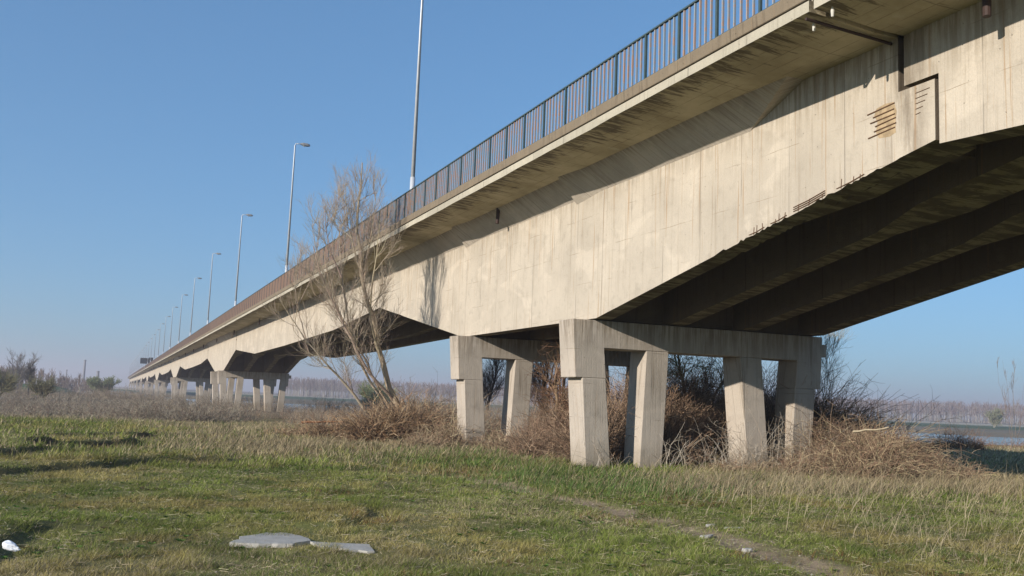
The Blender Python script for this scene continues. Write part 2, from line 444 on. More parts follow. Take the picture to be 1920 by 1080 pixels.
# river
def build_water():
    m, nt, b = new_mat('river_water'); g = G(nt)
    ge = g.n('ShaderNodeNewGeometry').outputs['Position']
    b.inputs['Base Color'].default_value = (.10, .115, .11, 1); b.inputs['Roughness'].default_value = .12
    b.inputs['Specular IOR Level'].default_value = .5; b.inputs['IOR'].default_value = 1.33
    n = g.noise(g.co((.35, .9, 1), src=ge), 1.0, 6, .65); g.bump(n, .35, .12, b)
    mb = MB(); mb.add([(-60, -400, -1.95), (2500, -400, -1.95), (2500, 2600, -1.95), (-60, 2600, -1.95)], [(0, 1, 2, 3)])
    o = mb.build('river', m); tag(o, kind='structure')
build_water()

# ------------------------------------------------------------------ the bridge
PER = 96.0
bridge = empty('bridge', (9.94, 0, 0)); bridge.location = (0, 0, 0)
tag(bridge, 'long beige concrete road bridge on splayed twin piers with rusty railing', 'bridge')
KS = list(range(-1, 10))
YEND = 12.1 + 96 * 9 + 33.5
# piers: cap beam with end blocks, four raking legs
def leg_mesh(name, xt0, xt1, zt, xb0, xb1, d=.90, zb=0.0, low=-3.4):
    sl0 = (xb0 - xt0) / (zt - zb); sl1 = (xb1 - xt1) / (zt - zb)
    p = [(xt0, zt), (xt1, zt), (xt1 + sl1 * (zt - low), low), (xt0 + sl0 * (zt - low), low)]
    mb = MB(); mb.prism_y(p, 0, d); me = mb.mesh(name, M_PIER); bevel(me, .018); return me
def bevel(me, w):
    bm = bmesh.new(); bm.from_mesh(me)
    bmesh.ops.bevel(bm, geom=list(bm.edges), offset=w, segments=1, affect='EDGES', clamp_overlap=True)
    bm.to_mesh(me); bm.free()
LEGS = [leg_mesh('leg', 11.57, 12.29, 2.4, 11.75, 12.50), leg_mesh('leg', 13.53, 14.25, 3.22, 13.38, 14.09),
        leg_mesh('leg', 16.64, 17.39, 3.22, 16.93, 17.68), leg_mesh('leg', 18.60, 19.33, 2.4, 18.44, 19.16)]
cap = MB(); cap.prism_y([(11.24, 3.97), (11.36, 2.402), (12.292, 2.402), (12.22, 3.222), (18.67, 3.222), (18.597, 2.402), (19.53, 2.402), (19.6, 3.97)], 0, .90)
CAP = cap.mesh('cap_beam', M_PIER); bevel(CAP, .015)
brk = MB(); brk.box(19.602, 19.87, .15, .6, 3.38, 3.76); BRK = brk.mesh('bearing_bracket', M_PIER)
ped = MB(); ped.box(-.22, .22, .2, .7, 3.972, 3.998); PED = ped.mesh('bearing_pad', M_DARKP)
GX = [12.06, 14.43, 16.80, 19.17]
for k in KS:
    for Y in (23.2, 32.64):
        p = empty('pier', (0, Y + PER * k, 0)); p.parent = bridge
        inst('cap_beam', CAP, p); 
        for lm in LEGS: inst('leg', lm, p)
        inst('bearing_bracket', BRK, p)
        if k in (0, 1):
            for gx in GX: inst('bearing_pad', PED, p, (gx, 0, 0))
# girders
def jag(pts_fn, y0, y1, n, amp, rs):
    r = random.Random(rs); out = []
    for i in range(1, n):
        y = y0 + (y1 - y0) * i / n
        out.append((y, pts_fn(y) + (amp * r.random() ** 3 if r.random() < .6 else 0)))
    return out
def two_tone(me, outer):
    # outer girder's face pale; shade painted into inner webs and brown-stained soffits
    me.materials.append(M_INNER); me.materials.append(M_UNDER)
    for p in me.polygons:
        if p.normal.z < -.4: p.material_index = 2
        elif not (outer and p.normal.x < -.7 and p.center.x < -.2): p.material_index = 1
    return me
def canti_mesh(outer, seed=None, detail=False):
    w = .25
    low = [(11.32, 6.11)]
    f1 = lambda y: 6.11 + (4.0 - 6.11) * (y - 11.32) / (22.95 - 11.32)
    if detail: low += jag(f1, 11.9, 17.2, 60, .05, 3) + jag(f1, 17.2, 22.5, 20, .015, 4)
    low += [(22.95, 4.0), (33.75, 4.0)]
    f2 = lambda y: 4.0 + (6.04 - 4.0) * (y - 33.75) / (46.35 - 33.75)
    if detail: low += jag(f2, 34, 46, 24, .03, 5)
    low += [(46.35, 6.04), (46.35, 7.12), (45.62, 7.12), (45.62, 8.12), (12.10, 8.12), (12.10, 7.12), (11.32, 7.12)]
    mb = MB(); mb.prism_x(low, -w, w)
    # web swells at both ends and over the piers, on the inner side
    for s_ in ((1,) if outer else (1, -1)):
        for (ya, yb, yc, zf) in ((11.36, 13.6, 15.2, f1), (46.31, 44.2, 42.6, f2)):
            xs_ = w - .01; xe = w + .42
            def q(y, x, z): return (s_ * x, y, z)
            top = 7.08
            v = [q(ya, xs_, zf(ya) + .004), q(ya, xe, zf(ya) + .004), q(yb, xe, zf(yb) + .004), q(yc, xs_, zf(yc) + .004),
                 q(ya, xs_, top), q(ya, xe, top), q(yb, xe, top), q(yc, xs_, top)]
            mb.add(v, [(0, 1, 2, 3), (7, 6, 5, 4), (0, 4, 5, 1), (1, 5, 6, 2), (2, 6, 7, 3), (3, 7, 4, 0)])
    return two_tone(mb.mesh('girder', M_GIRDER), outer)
def drop_mesh(outer):
    w = .25
    low = [(45.72, 8.12), (45.72, 7.19), (46.42, 7.19), (46.42, 6.03), (57, 5.5), (75, 5.26), (92, 5.16), (107.24, 6.03), (107.24, 7.19), (107.97, 7.19), (107.97, 8.12)]
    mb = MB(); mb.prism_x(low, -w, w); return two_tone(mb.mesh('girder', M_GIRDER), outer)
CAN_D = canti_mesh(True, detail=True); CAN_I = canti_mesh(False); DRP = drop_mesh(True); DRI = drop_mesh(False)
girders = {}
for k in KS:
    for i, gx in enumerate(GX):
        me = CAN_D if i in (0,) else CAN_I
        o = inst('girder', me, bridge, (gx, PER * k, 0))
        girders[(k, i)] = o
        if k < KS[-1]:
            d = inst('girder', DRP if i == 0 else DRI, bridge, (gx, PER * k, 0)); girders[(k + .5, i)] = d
# diaphragms
DSP = []
for a, b_ in zip(GX[:-1], GX[1:]):
    for (y0, y1, z0) in ((23.45, 23.85, 4.01), (32.9, 33.3, 4.01)): DSP.append((a + .251, b_ - .251, y0, y1, z0))
    for (y0, y1, z0) in ((12.3, 12.75, 6.3), (44.9, 45.3, 6.3)): DSP.append((a + .67, b_ - .67, y0, y1, z0))
    for (y0, y1, z0) in ((46.6, 46.95, 6.3), (106.6, 106.95, 6.3), (61, 61.3, 5.9), (76, 76.3, 5.9), (91, 91.3, 5.9)): DSP.append((a + .251, b_ - .251, y0, y1, z0))
DMS = []
for q in DSP:
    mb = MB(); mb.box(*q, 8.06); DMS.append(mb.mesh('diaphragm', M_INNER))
for k in (-1, 0, 1):
    for me in DMS: inst('diaphragm', me, bridge, (0, PER * k, 0))
mb = MB()
for k in KS[3:]:
    for (a, b_, y0, y1, z0) in DSP: mb.box(a, b_, y0 + PER * k, y1 + PER * k, z0, 8.06)
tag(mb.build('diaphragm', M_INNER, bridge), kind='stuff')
# haunch fillet between slab and outer girder, thickened over the piers
def haunch(xsgn, xf, yends):
    """fillet stations (y, t) with t = extra thickness"""
    mb = MB(); st = yends
    prev = None
    for (y, t) in st:
        ring = [(xf - xsgn * (.50 + t), y, 8.115), (xf - xsgn * (.50 + t), y, 8.075), (xf - xsgn * .003, y, 7.47 - t * .9), (xf + xsgn * .10, y, 7.47 - t * .9), (xf + xsgn * .10, y, 8.115)]
        b0 = len(mb.v); mb.v += ring
        if prev is not None:
            for q in range(5): mb.f.append((prev + q, prev + (q + 1) % 5, b0 + (q + 1) % 5, b0 + q))
        else: mb.f.append((b0, b0 + 1, b0 + 2, b0 + 3, b0 + 4))
        prev = b0
    mb.f.append((prev + 4, prev + 3, prev + 2, prev + 1, prev))
    return mb.mesh('haunch', M_HAUNCH)
HST = [(16.2, 0), (22.9, 0), (23.9, .10), (24.35, .13), (24.45, 0), (32.2, 0), (33.3, .10), (33.75, .13), (33.85, 0), (44.0, 0)]
def haunch_end(xf):
    # the slanting run-out towards the joint: a warped triangle from the soffit line to the girder face
    mb = MB()
    a = [(xf - .50, 16.2, 8.115), (xf - .50, 16.2, 8.075), (xf - .003, 16.2, 7.47), (xf + .10, 16.2, 7.47), (xf + .10, 16.2, 8.115)]
    b0 = [(xf - .46, 14.5, 8.115), (xf - .46, 14.5, 8.082), (xf - .40, 14.5, 8.072), (xf + .1, 14.5, 8.072), (xf + .10, 14.5, 8.115)]
    mb.v = a + b0; mb.f = [(q, (q + 1) % 5, 5 + (q + 1) % 5, 5 + q) for q in range(5)] + [(4, 3, 2, 1, 0), (5, 6, 7, 8, 9)]
    return mb
H1 = haunch(1, 11.81, HST)
he = haunch_end(11.81); H2 = he.mesh('haunch', M_HAUNCH)
HD = haunch(1, 11.81, [(52, 0), (102, 0)])
for k in KS:
    inst('haunch', H1, bridge, (0, PER * k, 0)); inst('haunch', H2, bridge, (0, PER * k, 0))
# deck slab: profile in (x, z), a joint gap at every hinge
CX = 15.6
def mir(p): return [(2 * CX - x, z) for x, z in reversed(p)]
half = [(11.3, 8.068), (10.12, 8.165), (9.94, 8.17), (9.94, 8.36), (10.02, 8.365), (10.02, 8.42), (11.0, 8.42)]
prof = half + [(11.0, 8.36)]
full = half + [(11.9, 8.42)] + mir(half + [(11.9, 8.42)])
def slab_mesh(y0, y1):
    n = max(1, int((y1 - y0) / 1.1)); mb = MB(); N = len(full); r = random.Random(5)
    for i in range(n + 1):
        y = y0 + (y1 - y0) * i / n; j = r.uniform(-.012, .012) if 0 < i < n else 0
        mb.v += [(x, y, z + (j if abs(x - 9.94) < .01 and z < 8.2 else 0)) for x, z in full]
    for i in range(n):
        for q in range(N): mb.f.append((i * N + q, i * N + (q + 1) % N, (i + 1) * N + (q + 1) % N, (i + 1) * N + q))
    mb.f += [tuple(range(N)), tuple(n * N + q for q in range(N - 1, -1, -1))]
    me = mb.mesh('deck_slab', M_SOFFIT); me.materials.append(M_FASCIA); me.materials.append(M_ASPH)
    for p in me.polygons:
        if abs(p.normal.x) > .7: p.material_index = 1
        elif p.normal.z > .5: p.material_index = 2
    return me
S1 = slab_mesh(12.10, 45.64); S2 = slab_mesh(45.72, 107.98)
for k in KS:
    inst('deck_slab', S1, bridge, (0, PER * k, 0))
    if k < KS[-1]: inst('deck_slab', S2, bridge, (0, PER * k, 0))
# kerbs: precast units 4 m long
kb = MB(); kb.prism_y([(9.945, 8.405), (9.935, 8.64), (9.955, 8.66), (10.30, 8.66), (10.30, 8.41), (10.03, 8.405)], 0, 3.985)
KB = kb.mesh('kerb', M_KERB); bevel(KB, .012)
KBR = kb.mesh('kerb', M_KERB)
nk = 0
for i in range(int((YEND + 84) / 4)):
    y = -83.9 + 4 * i
    o = inst('kerb', KB, bridge, (0, y, random.uniform(-.004, .004)))
    nk += 1
far_k = MB(); far_k.box(20.95, 21.25, -83.9, YEND, 8.425, 8.66)
tag(far_k.build('far_side_kerb', M_KERB, bridge), kind='stuff')
road = MB(); road.box(10.31, 20.94, -83.9, YEND, 8.424, 8.47); road.build('carriageway', M_ASPH, bridge)
# railing
railing = empty('railing', (0, 0, 0)); railing.parent = bridge
PS = 1.335; PY0 = 14.84
RX = 10.03; ZT = 9.71; ZB = 8.66
post = MB(); post.box(-.022, .022, -.03, .03, ZB - .01, ZT - .03); POST = post.mesh('post', M_POST)
bars = []
for v in range(4):
    b_ = MB(); t = [0, .006, -.006, .003][v]
    b_.add([(-.02, -.017, ZB + .045), (.02, -.017, ZB + .045), (.02, .017, ZB + .045), (-.02, .017, ZB + .045),
            (-.02, -.017 + t, ZT - .05), (.02, -.017 + t, ZT - .05), (.02, .017 + t, ZT - .05), (-.02, .017 + t, ZT - .05)],
           [(0, 1, 5, 4), (1, 2, 6, 5), (2, 3, 7, 6), (3, 0, 4, 7), (0, 3, 2, 1), (4, 5, 6, 7)])
    bars.append(b_.mesh('bar', M_RAIL))
fb = MB(); fp = MB(); nb = 0; np_ = 0
i0 = -10; i1 = int((YEND - PY0) / PS)
for i in range(i0, i1):
    y = PY0 + i * PS
    if i >= -2 and np_ < 290: inst('post', POST, railing, (RX, y, 0)); np_ += 1
    else: fp.box(RX - .022, RX + .022, y - .03, y + .03, ZB, ZT - .03)
    for j in range(1, 7):
        yy = y + j * PS / 7 + random.uniform(-.006, .006)
        if i >= -2 and nb < 290: inst('bar', bars[random.randrange(4)], railing, (RX, yy, 0)); nb += 1
        else: fb.add([(RX - .016, yy, ZB), (RX + .016, yy, ZB), (RX + .016, yy, ZT - .03), (RX - .016, yy, ZT - .03)] if y > 120 else
                     [(RX - .016, yy - .01, ZB + .03), (RX + .016, yy - .01, ZB + .03), (RX + .016, yy - .01, ZT - .04), (RX - .016, yy - .01, ZT - .04),
                      (RX - .016, yy + .01, ZB + .03), (RX + .016, yy + .01, ZB + .03), (RX + .016, yy + .01, ZT - .04), (RX - .016, yy + .01, ZT - .04)],
                     [(0, 1, 2, 3)] if y > 120 else [(0, 1, 2, 3), (7, 6, 5, 4), (0, 3, 7, 4), (1, 5, 6, 2)])
tag(link(bpy.data.objects.new('bar', fb.mesh('bar', M_RAIL, fix=False)), railing), kind='stuff')
tag(fp.build('post', M_POST, railing), kind='stuff')
for (y0, y1) in [(-60, 12.0)] + [(12.1 + 0, 45.6)] + [(45.7, 108)] + [(108.1, YEND)]:
    t_ = MB(); t_.box(RX - .03, RX + .03, y0, y1, ZT - .035, ZT); t_.build('top_rail', M_POST, railing)
    t_ = MB(); t_.box(RX - .018, RX + .018, y0, y1, ZB + .018, ZB + .042); t_.build('bottom_rail', M_POST, railing)
t_ = MB(); t_.box(21.15, 21.19, -60, YEND, ZT - .04, ZT)
for i in range(i0, i1): t_.box(21.155, 21.185, PY0 + i * PS, PY0 + i * PS + .05, ZB, ZT - .04)
tag(t_.build('far_side_railing', M_RAIL, bridge), kind='stuff')
# drain stubs under the overhang
dr = MB(); dr.tube([(0, 0, .12), (-.03, -.02, -.48)], [.065, .06], 10); DR = dr.mesh('drain_pipe', M_PIPE, smooth=False)
for i in range(-1, 40):
    inst('drain_pipe', DR, bridge, (11.36 - .0, 29.4 + 19.2 * i - (.3 if i % 2 else 0), 8.02))
# half-joint details at the near hinge
g0 = girders[(0, 0)]
def on_g(o, gx): o.location = (-gx if False else o.location[0], o.location[1], o.location[2])
j = MB()
for n_ in range(6):
    z = 6.93 - .085 * n_; y0 = 12.14 + .05 * random.random(); y1 = y0 + .42 + .16 * random.random() + (.18 if n_ in (0, 5) else 0)
    j.tube([(11.802, y0, z + .03 * random.random()), (11.800, y1, z - .02)], .011, 6)
sp_ = MB(); rr_ = random.Random(6)
ring_ = [(12.16, 6.44), (12.3, 6.40), (12.55, 6.43), (12.62, 6.55), (12.58, 6.72), (12.66, 6.86), (12.6, 6.97), (12.4, 7.0), (12.2, 6.98), (12.14, 6.8), (12.17, 6.6)]
sp_.add([(11.8075, y, z) for y, z in ring_] + [(11.8065, 12.38, 6.7)], [(i, (i + 1) % 11, 11) for i in range(11)])
sp_.build('spalled_patch', plain('rust_stained_spall', (.44, .33, .20), .95, 0, .4, 7), bridge)
jo = j.build('exposed_rebar', M_REBAR, bridge)
j2 = MB()
for n_ in range(5):
    j2.tube([(11.803, 11.42 + .05 * n_, 7.0 - .09 * n_), (11.803, 11.72, 7.0 - .09 * n_ - .01)], .006, 5)
j2.build('exposed_rebar', M_REBAR, bridge)
# steel stirrups where the bottom edge of the outer girder has spalled
def fz(y): return 6.11 + (4.0 - 6.11) * (y - 11.32) / (22.95 - 11.32)
k3 = MB(); r_ = random.Random(9)
for (ya, yb) in ((13.9, 14.8), (15.0, 15.5), (15.7, 16.2), (12.9, 13.6)):
    for lz in (.05, .09, .13)[:(3 if ya == 13.9 else 1)]:
        k3.tube([(11.798, ya, fz(ya) + lz), (11.796, (ya + yb) / 2, fz((ya + yb) / 2) + lz - .015), (11.800, yb, fz(yb) + lz)], .008, 6)
    for n_ in range(3):
        y = ya + (yb - ya) * (n_ + r_.random() * .6) / 3
        k3.tube([(11.804, y + r_.uniform(-.02, .02), fz(y) + r_.uniform(.08, .20)), (11.798, y, fz(y) + .01)], .007, 6)
k3.build('exposed_rebar', M_REBAR, bridge)
# white insulators hanging from the slab edge at the hinge
for (x, y, z) in ((10.12, 11.75, 8.14), (10.25, 12.35, 8.14)):
    w_ = MB(); w_.tube([(x, y, z + .02), (x, y, z - .05), (x, y, z - .15)], [.012, .03, .022], 10); w_.build('white_drip_pipe', M_WHITEPVC, bridge)
w_ = MB(); w_.tube([(9.98, 12.22, 8.10), (11.78, 12.22, 8.0)], .028, 8); w_.build('cable_pipe', M_PIPE, bridge)

# ------------------------------------------------------------------ street lamps
def lamp_meshes():
    p = MB(); H = 18.76 - 8.66
    p.tube([(0, 0, 0), (0, 0, 1.6)], [.105, .100], 12); a = p
    p.tube([(0, 0, 1.6), (0, 0, H - .1), (.05, 0, H), (.10, 0, H + .02)], [.082, .045, .04, .035], 12)
    base = MB(); base.box(-.16, .16, -.16, .16, .002, .03); base.tube([(0, 0, .02), (0, 0, .95)], [.125, .12], 12)
    arm = MB(); arm.tube([(.08, 0, H + .02), (.40, 0, H + .05)], .03, 8)
    hd = MB()
    def ring(x, w, z0, z1): return [(x, -w, z0), (x, w, z0), (x, w * .6, z1), (x, -w * .6, z1)]
    rs = [ring(.36, .06, H + .0, H + .09), ring(.55, .14, H - .03, H + .13), ring(.85, .15, H - .06, H + .12), ring(1.02, .09, H - .03, H + .06)]
    v = [q for r1 in rs for q in r1]; f = []
    for i in range(3):
        for q in range(4): f.append((i * 4 + q, i * 4 + (q + 1) % 4, i * 4 + 4 + (q + 1) % 4, i * 4 + 4 + q))
    f += [(3, 2, 1, 0), (12, 13, 14, 15)]
    hd.add(v, f)
    gl = MB(); gl.tube([(.62, 0, H - .045), (.62, 0, H - .10)], [.10, .07], 10)
    return [('pole', p.mesh('pole', M_GALV, True)), ('base_sleeve', base.mesh('base_sleeve', plain('rust_stained_sleeve', (.26, .18, .12), .8))),
            ('arm', arm.mesh('arm', M_GALV, True)), ('lamp_head', hd.mesh('lamp_head', M_DARKP)), ('lamp_glass', gl.mesh('lamp_glass', plain('lamp_glass', (.5, .5, .48), .2)))]
LM = lamp_meshes()
lamp_names = ['nearest street lamp, its tall pole running out of the top of the picture', 'second nearest street lamp, full height visible beside the bare willow',
    'third street lamp along the deck, left of the willow crown', 'fourth street lamp along the deck from the camera', 'fifth street lamp along the deck from the camera',
    'sixth street lamp along the deck from the camera', 'seventh street lamp along the deck from the camera', 'eighth street lamp along the deck from the camera']
for i in range(28):
    y = 35.75 + 30.0 * i
    e = empty('street_lamp', (10.16 + .0, y, 8.66))
    e.rotation_euler = (R(random.uniform(-.25, .25)), R(random.uniform(-.2, .2)), R(random.uniform(-6, 6)))
    lab = lamp_names[i] if i < 8 else 'thin grey street lamp in the far end of the row, merging into the distance'
    tag(e, lab, 'street lamp', 'street lamps along the near edge of the deck')
    for n_, me in LM: inst(n_, me, e)
# road signs far along the deck
for (y, w, h, z, lab) in ((378, 3.1, 2.1, 10.4, 'wide dark road sign seen from behind far along the bridge deck'), (362, 1.4, 2.1, 10.2, 'narrow dark road sign right of the wide one far along the deck')):
    e = empty('road_sign', (11.0 - (1.5 if w > 2 else -.1), y, 8.47)); tag(e, lab, 'road sign')
    s_ = MB(); s_.box(-w / 2, w / 2, -.04, .04, z - 8.47 - .3, z - 8.47 - .3 + h); s_.build('sign_panel', M_DARKPANEL, e)
    s_ = MB(); s_.box(-.06, .06, .05, .15, -.05, z - 8.47 + h); s_.build('post', M_GALV, e)

# ------------------------------------------------------------------ strands: twigs, stems, reeds (vectorised)
def strand_mesh(P, r0, r1, sides=3):
    """P (S,N,3) polylines; radii taper r0 -> r1 (S,) ; returns V, F"""
    S, N, _ = P.shape
    T = np.zeros_like(P); T[:, 1:-1] = P[:, 2:] - P[:, :-2]; T[:, 0] = P[:, 1] - P[:, 0]; T[:, -1] = P[:, -1] - P[:, -2]
    T /= np.linalg.norm(T, axis=2, keepdims=True) + 1e-9
    ref = np.zeros_like(T); ref[..., 0] = .43; ref[..., 1] = .84; ref[..., 2] = .33
    A = np.cross(T, ref); A /= np.linalg.norm(A, axis=2, keepdims=True) + 1e-9
    B = np.cross(T, A)
    t = np.linspace(0, 1, N)[None, :]
    r = (np.asarray(r0)[:, None] * (1 - t) + np.asarray(r1)[:, None] * t)[..., None]
    V = np.stack([P + (A * math.cos(a) + B * math.sin(a)) * r for a in [2 * math.pi * q / sides for q in range(sides)]], 2)  # S,N,sides,3
    base = (np.arange(S)[:, None, None] * N + np.arange(N - 1)[None, :, None]) * sides
    q = np.arange(sides)[None, None, :]; q2 = (q + 1) % sides
    F = np.stack([base + q, base + q2, base + sides + q2, base + sides + q], -1).reshape(-1, 4)
    return V.reshape(-1, 3), F
class Bag:
    """collects strands with per-vertex colour into one mesh"""
    def __init__(s): s.V = []; s.F = []; s.C = []; s.n = 0
    def add(s, P, r0, r1, col, sides=3):
        S, N, _ = P.shape
        r0 = np.broadcast_to(r0, (S,)); r1 = np.broadcast_to(r1, (S,))
        V, F = strand_mesh(P, r0, r1, sides); c = np.broadcast_to(np.asarray(col), (S, 3))
        s.V.append(V); s.F.append(F + s.n); s.C.append(np.repeat(c, N * sides, 0)); s.n += len(V)
    def quads(s, V, F, col):
        s.V.append(V); s.F.append(F + s.n); s.C.append(col); s.n += len(V)
    def mesh(s, name, mat, smooth=False):
        return mesh_np(name, np.concatenate(s.V), np.concatenate(s.F), mat, {'col': np.concatenate(s.C)}, smooth)
def unit(v): return v / (np.linalg.norm(v, axis=-1, keepdims=True) + 1e-9)
def kids(P, n, lo, hi, ang, length, up, N, g, curl=.25, droop=0.0):
    """n children grown from parent polylines P (S,M,3)"""
    S, M_, _ = P.shape
    pl = np.linalg.norm(P[:, -1] - P[:, 0], axis=1); pr = pl / pl.sum()
    i = g.choice(S, n, p=pr); t = g.uniform(lo, hi, n) * (M_ - 1)
    a = np.minimum(t.astype(int), M_ - 2); f = (t - a)[:, None]
    p0 = P[i, a] * (1 - f) + P[i, a + 1] * f; T = unit(P[i, a + 1] - P[i, a])
    rnd = unit(np.cross(T, unit(g.normal(size=(n, 3)))))
    an = g.normal(ang, .18, n)[:, None]
    d = T * np.cos(an) + rnd * np.sin(an)
    L = length * g.uniform(.55, 1.25, n) * (1.15 - .55 * (t / (M_ - 1)))
    return grow(p0, d, L, N, g, up, curl, droop)
def grow(p0, d, L, N, g, up=.0, curl=.25, droop=0.0):
    n = len(p0); out = [p0]; st = (L / (N - 1))[:, None]; d = unit(d)
    for k in range(N - 1):
        d = unit(d + np.array([0, 0, up - droop * k / N]) + g.normal(size=(n, 3)) * curl / math.sqrt(N))
        out.append(out[-1] + d * st)
    return np.stack(out, 1)
def resample(pts, N):
    pts = np.array(pts, float); s = np.concatenate([[0], np.cumsum(np.linalg.norm(np.diff(pts, axis=0), axis=1))]); q = np.linspace(0, s[-1], N)
    # smooth by Catmull-like averaging
    P = np.stack([np.interp(q, s, pts[:, k]) for k in range(3)], 1)
    for _ in range(2): P[1:-1] = (P[:-2] + P[1:-1] * 2 + P[2:]) / 4
    return P
def colr(base, n, g, var=.25): return np.array(base)[None] * g.uniform(1 - var, 1 + var, (n, 1)) * g.uniform(.93, 1.07, (n, 3))
def make_tree(name, loc, stems, label, cat, n1=40, n2=220, n3=900, L1=2.0, L2=1.0, L3=.5, ang=.6, up=.10, bark=(.25, .20, .14), twig=(.22, .165, .12), seed=1,
              rt=.004, leaf=None, nleaf=0, leaf_size=.03, droop=0.0, group=None, lo=.3, r1=.022, r2=.010, curl=.3, wind=None):
    """stems: list of (points, r0, r1) in local space; children are trunk, branches, twigs (and leaves)"""
    g = np.random.default_rng(seed)
    root = empty(name, loc); tag(root, label, cat, group)
    tb = Bag(); allP = []
    for pts, a, b in stems:
        P = resample(pts, 14)[None]; P[0, 1:-1] += g.normal(size=(12, 3)) * .02 * np.linalg.norm(P[0, -1] - P[0, 0]) / 6
        tb.add(P, a, b, colr(bark, 1, g, .08), 8); allP.append(P[0])
    inst('trunk', tb.mesh('trunk', M_TWIG, True), root)
    SP = np.stack(allP)
    B1 = kids(SP, n1, lo, .97, ang, L1, up, 9, g, curl, droop)
    B2 = kids(B1, n2, .15, 1, ang * .9, L2, up, 7, g, curl, droop)
    br = Bag(); br.add(B1, r1, r1 * .35, colr(bark, n1, g), 4); br.add(B2, r2, r2 * .4, colr(twig, n2, g), 3)
    inst('branches', br.mesh('branches', M_TWIG), root)
    B3 = kids(np.concatenate([B2[:, ::2], B1[:, 2::2][:, :4]]), n3, .1, 1, ang * .85, L3, up, 5, g, curl, droop)
    tw = Bag(); tw.add(B3, rt, rt * .5, colr(twig, n3, g, .3), 3)
    inst('twigs', tw.mesh('twigs', M_TWIG), root)
    if leaf:
        src = np.concatenate([B3[:, 1:].reshape(-1, 3)]); i = g.integers(0, len(src), nleaf)
        c = src[i] + g.normal(size=(nleaf, 3)) * leaf_size * .8; a = unit(g.normal(size=(nleaf, 3))) * leaf_size; b = np.cross(unit(a), unit(g.normal(size=(nleaf, 3)))) * leaf_size * .5
        V = np.stack([c - a, c + b, c + a, c - b], 1).reshape(-1, 3); F = np.arange(nleaf * 4).reshape(-1, 4)
        lf = Bag(); lf.quads(V, F, np.repeat(colr(leaf, nleaf, g, .35), 4, 0))
        inst('leaves', lf.mesh('leaves', M_LEAF), root)
    return root

# ---- the leaning willow in front of the bridge
K = 36.5 / 33
def sc(pts, dy=0.0):
    n = len(pts)
    out = []
    for i, (x, z) in enumerate(pts):
        f_ = (36.5 + dy * i / max(1, n - 1)) / 33
        out.append((x * f_ - 11.0, (36.5 + dy * i / max(1, n - 1)) - 36.5, 1.7 + (z - 1.7) * f_ + .1))
    return out
S1_ = sc([(10.02, -.12), (9.51, .84), (9.18, 1.49), (8.82, 2.12), (8.51, 3.23), (8.12, 4.33), (7.76, 5.62), (7.52, 6.73), (7.42, 8.06), (7.44, 9.2), (7.50, 9.9)])
S2_ = sc([(9.18, 1.49), (8.90, 1.79), (8.34, 2.2), (7.82, 3.01), (7.39, 3.82), (6.77, 4.8), (6.25, 5.69), (5.95, 6.75)], -1.2)
S3_ = sc([(8.9, .0), (8.41, .81), (7.84, 1.57), (7.2, 2.24), (6.43, 2.9), (5.94, 3.45), (5.35, 4.25)], -.8)
S4_ = sc([(10.0, -.1), (9.51, .75), (8.77, 1.29), (8.36, 1.83), (8.04, 2.46), (7.62, 3.18), (7.23, 4.27), (6.99, 5.75), (6.85, 7.05), (6.83, 7.9)], .9)
S5_ = sc([(8.6, 2.9), (8.10, 4.2), (8.05, 5.5), (8.2, 6.6), (8.25, 7.9)], -1.0)
S7_ = sc([(7.80, 5.45), (7.85, 6.5), (8.0, 7.6), (8.05, 8.9)], -.5)
S8_ = sc([(7.70, 5.9), (7.4, 6.7), (7.05, 7.8), (6.95, 9.1)], .7)
S9_ = sc([(7.0, 5.75), (6.6, 6.5), (6.35, 7.4), (6.25, 8.2)], -.6)
S10_ = sc([(6.6, 5.25), (6.2, 6.2), (5.95, 7.1), (5.85, 7.8)], .5)
S11_ = sc([(5.94, 3.45), (5.6, 4.4), (5.4, 5.4), (5.45, 6.2)], -.3)
S6_ = sc([(10.0, -.1), (9.2, .9), (8.5, 2.0), (8.0, 2.9), (7.2, 4.1), (6.6, 5.3), (6.35, 6.6)], .5)
make_tree('willow_tree', (11.0, 36.5, -.1), [(S1_, .15, .02), (S2_, .07, .015), (S3_, .075, .014), (S4_, .07, .015), (S5_, .05, .012), (S6_, .06, .012), (S7_, .035, .008), (S8_, .035, .008), (S9_, .03, .008), (S10_, .025, .007), (S11_, .025, .007)],
          'tall bare leaning willow with pale stems growing from the debris before the bridge', 'tree',
          n1=150, n2=900, n3=5200, L1=1.6, L2=1.0, L3=.55, ang=.66, up=.115, bark=(.40, .33, .24), twig=(.38, .31, .235), seed=4, rt=.0042, lo=.3, r1=.014, r2=.0075, curl=.32)

# ---- trees and bushes behind and beside the piers
def simple_stems(g, n, H, lean, spread, r0, base=.15):
    out = []
    for i in range(n):
        a = g.uniform(0, 2 * math.pi); s_ = spread * g.uniform(.4, 1)
        h = H * g.uniform(.75, 1)
        pts = [(base * math.cos(a), base * math.sin(a), -.2)]
        for k in range(1, 6):
            t = k / 5; pts.append((base * math.cos(a) + (lean[0] + s_ * math.cos(a)) * t ** 1.3 + g.normal() * .05 * H / 4, base * math.sin(a) + (lean[1] + s_ * math.sin(a)) * t ** 1.3 + g.normal() * .05 * H / 4, h * t))
        out.append((pts, r0 * g.uniform(.7, 1), r0 * .2))
    return out
gT = np.random.default_rng(77)
def zt(x, y): return float(height(x, y))
def T(name, x, y, H, n, lean, spread, r0, label, cat, **k):
    return make_tree(name, (x, y, zt(x, y)), simple_stems(gT, n, H, lean, spread, r0), label, cat, **k)
brown = (.16, .11, .075); reddish = (.20, .125, .085); grey = (.20, .18, .15)
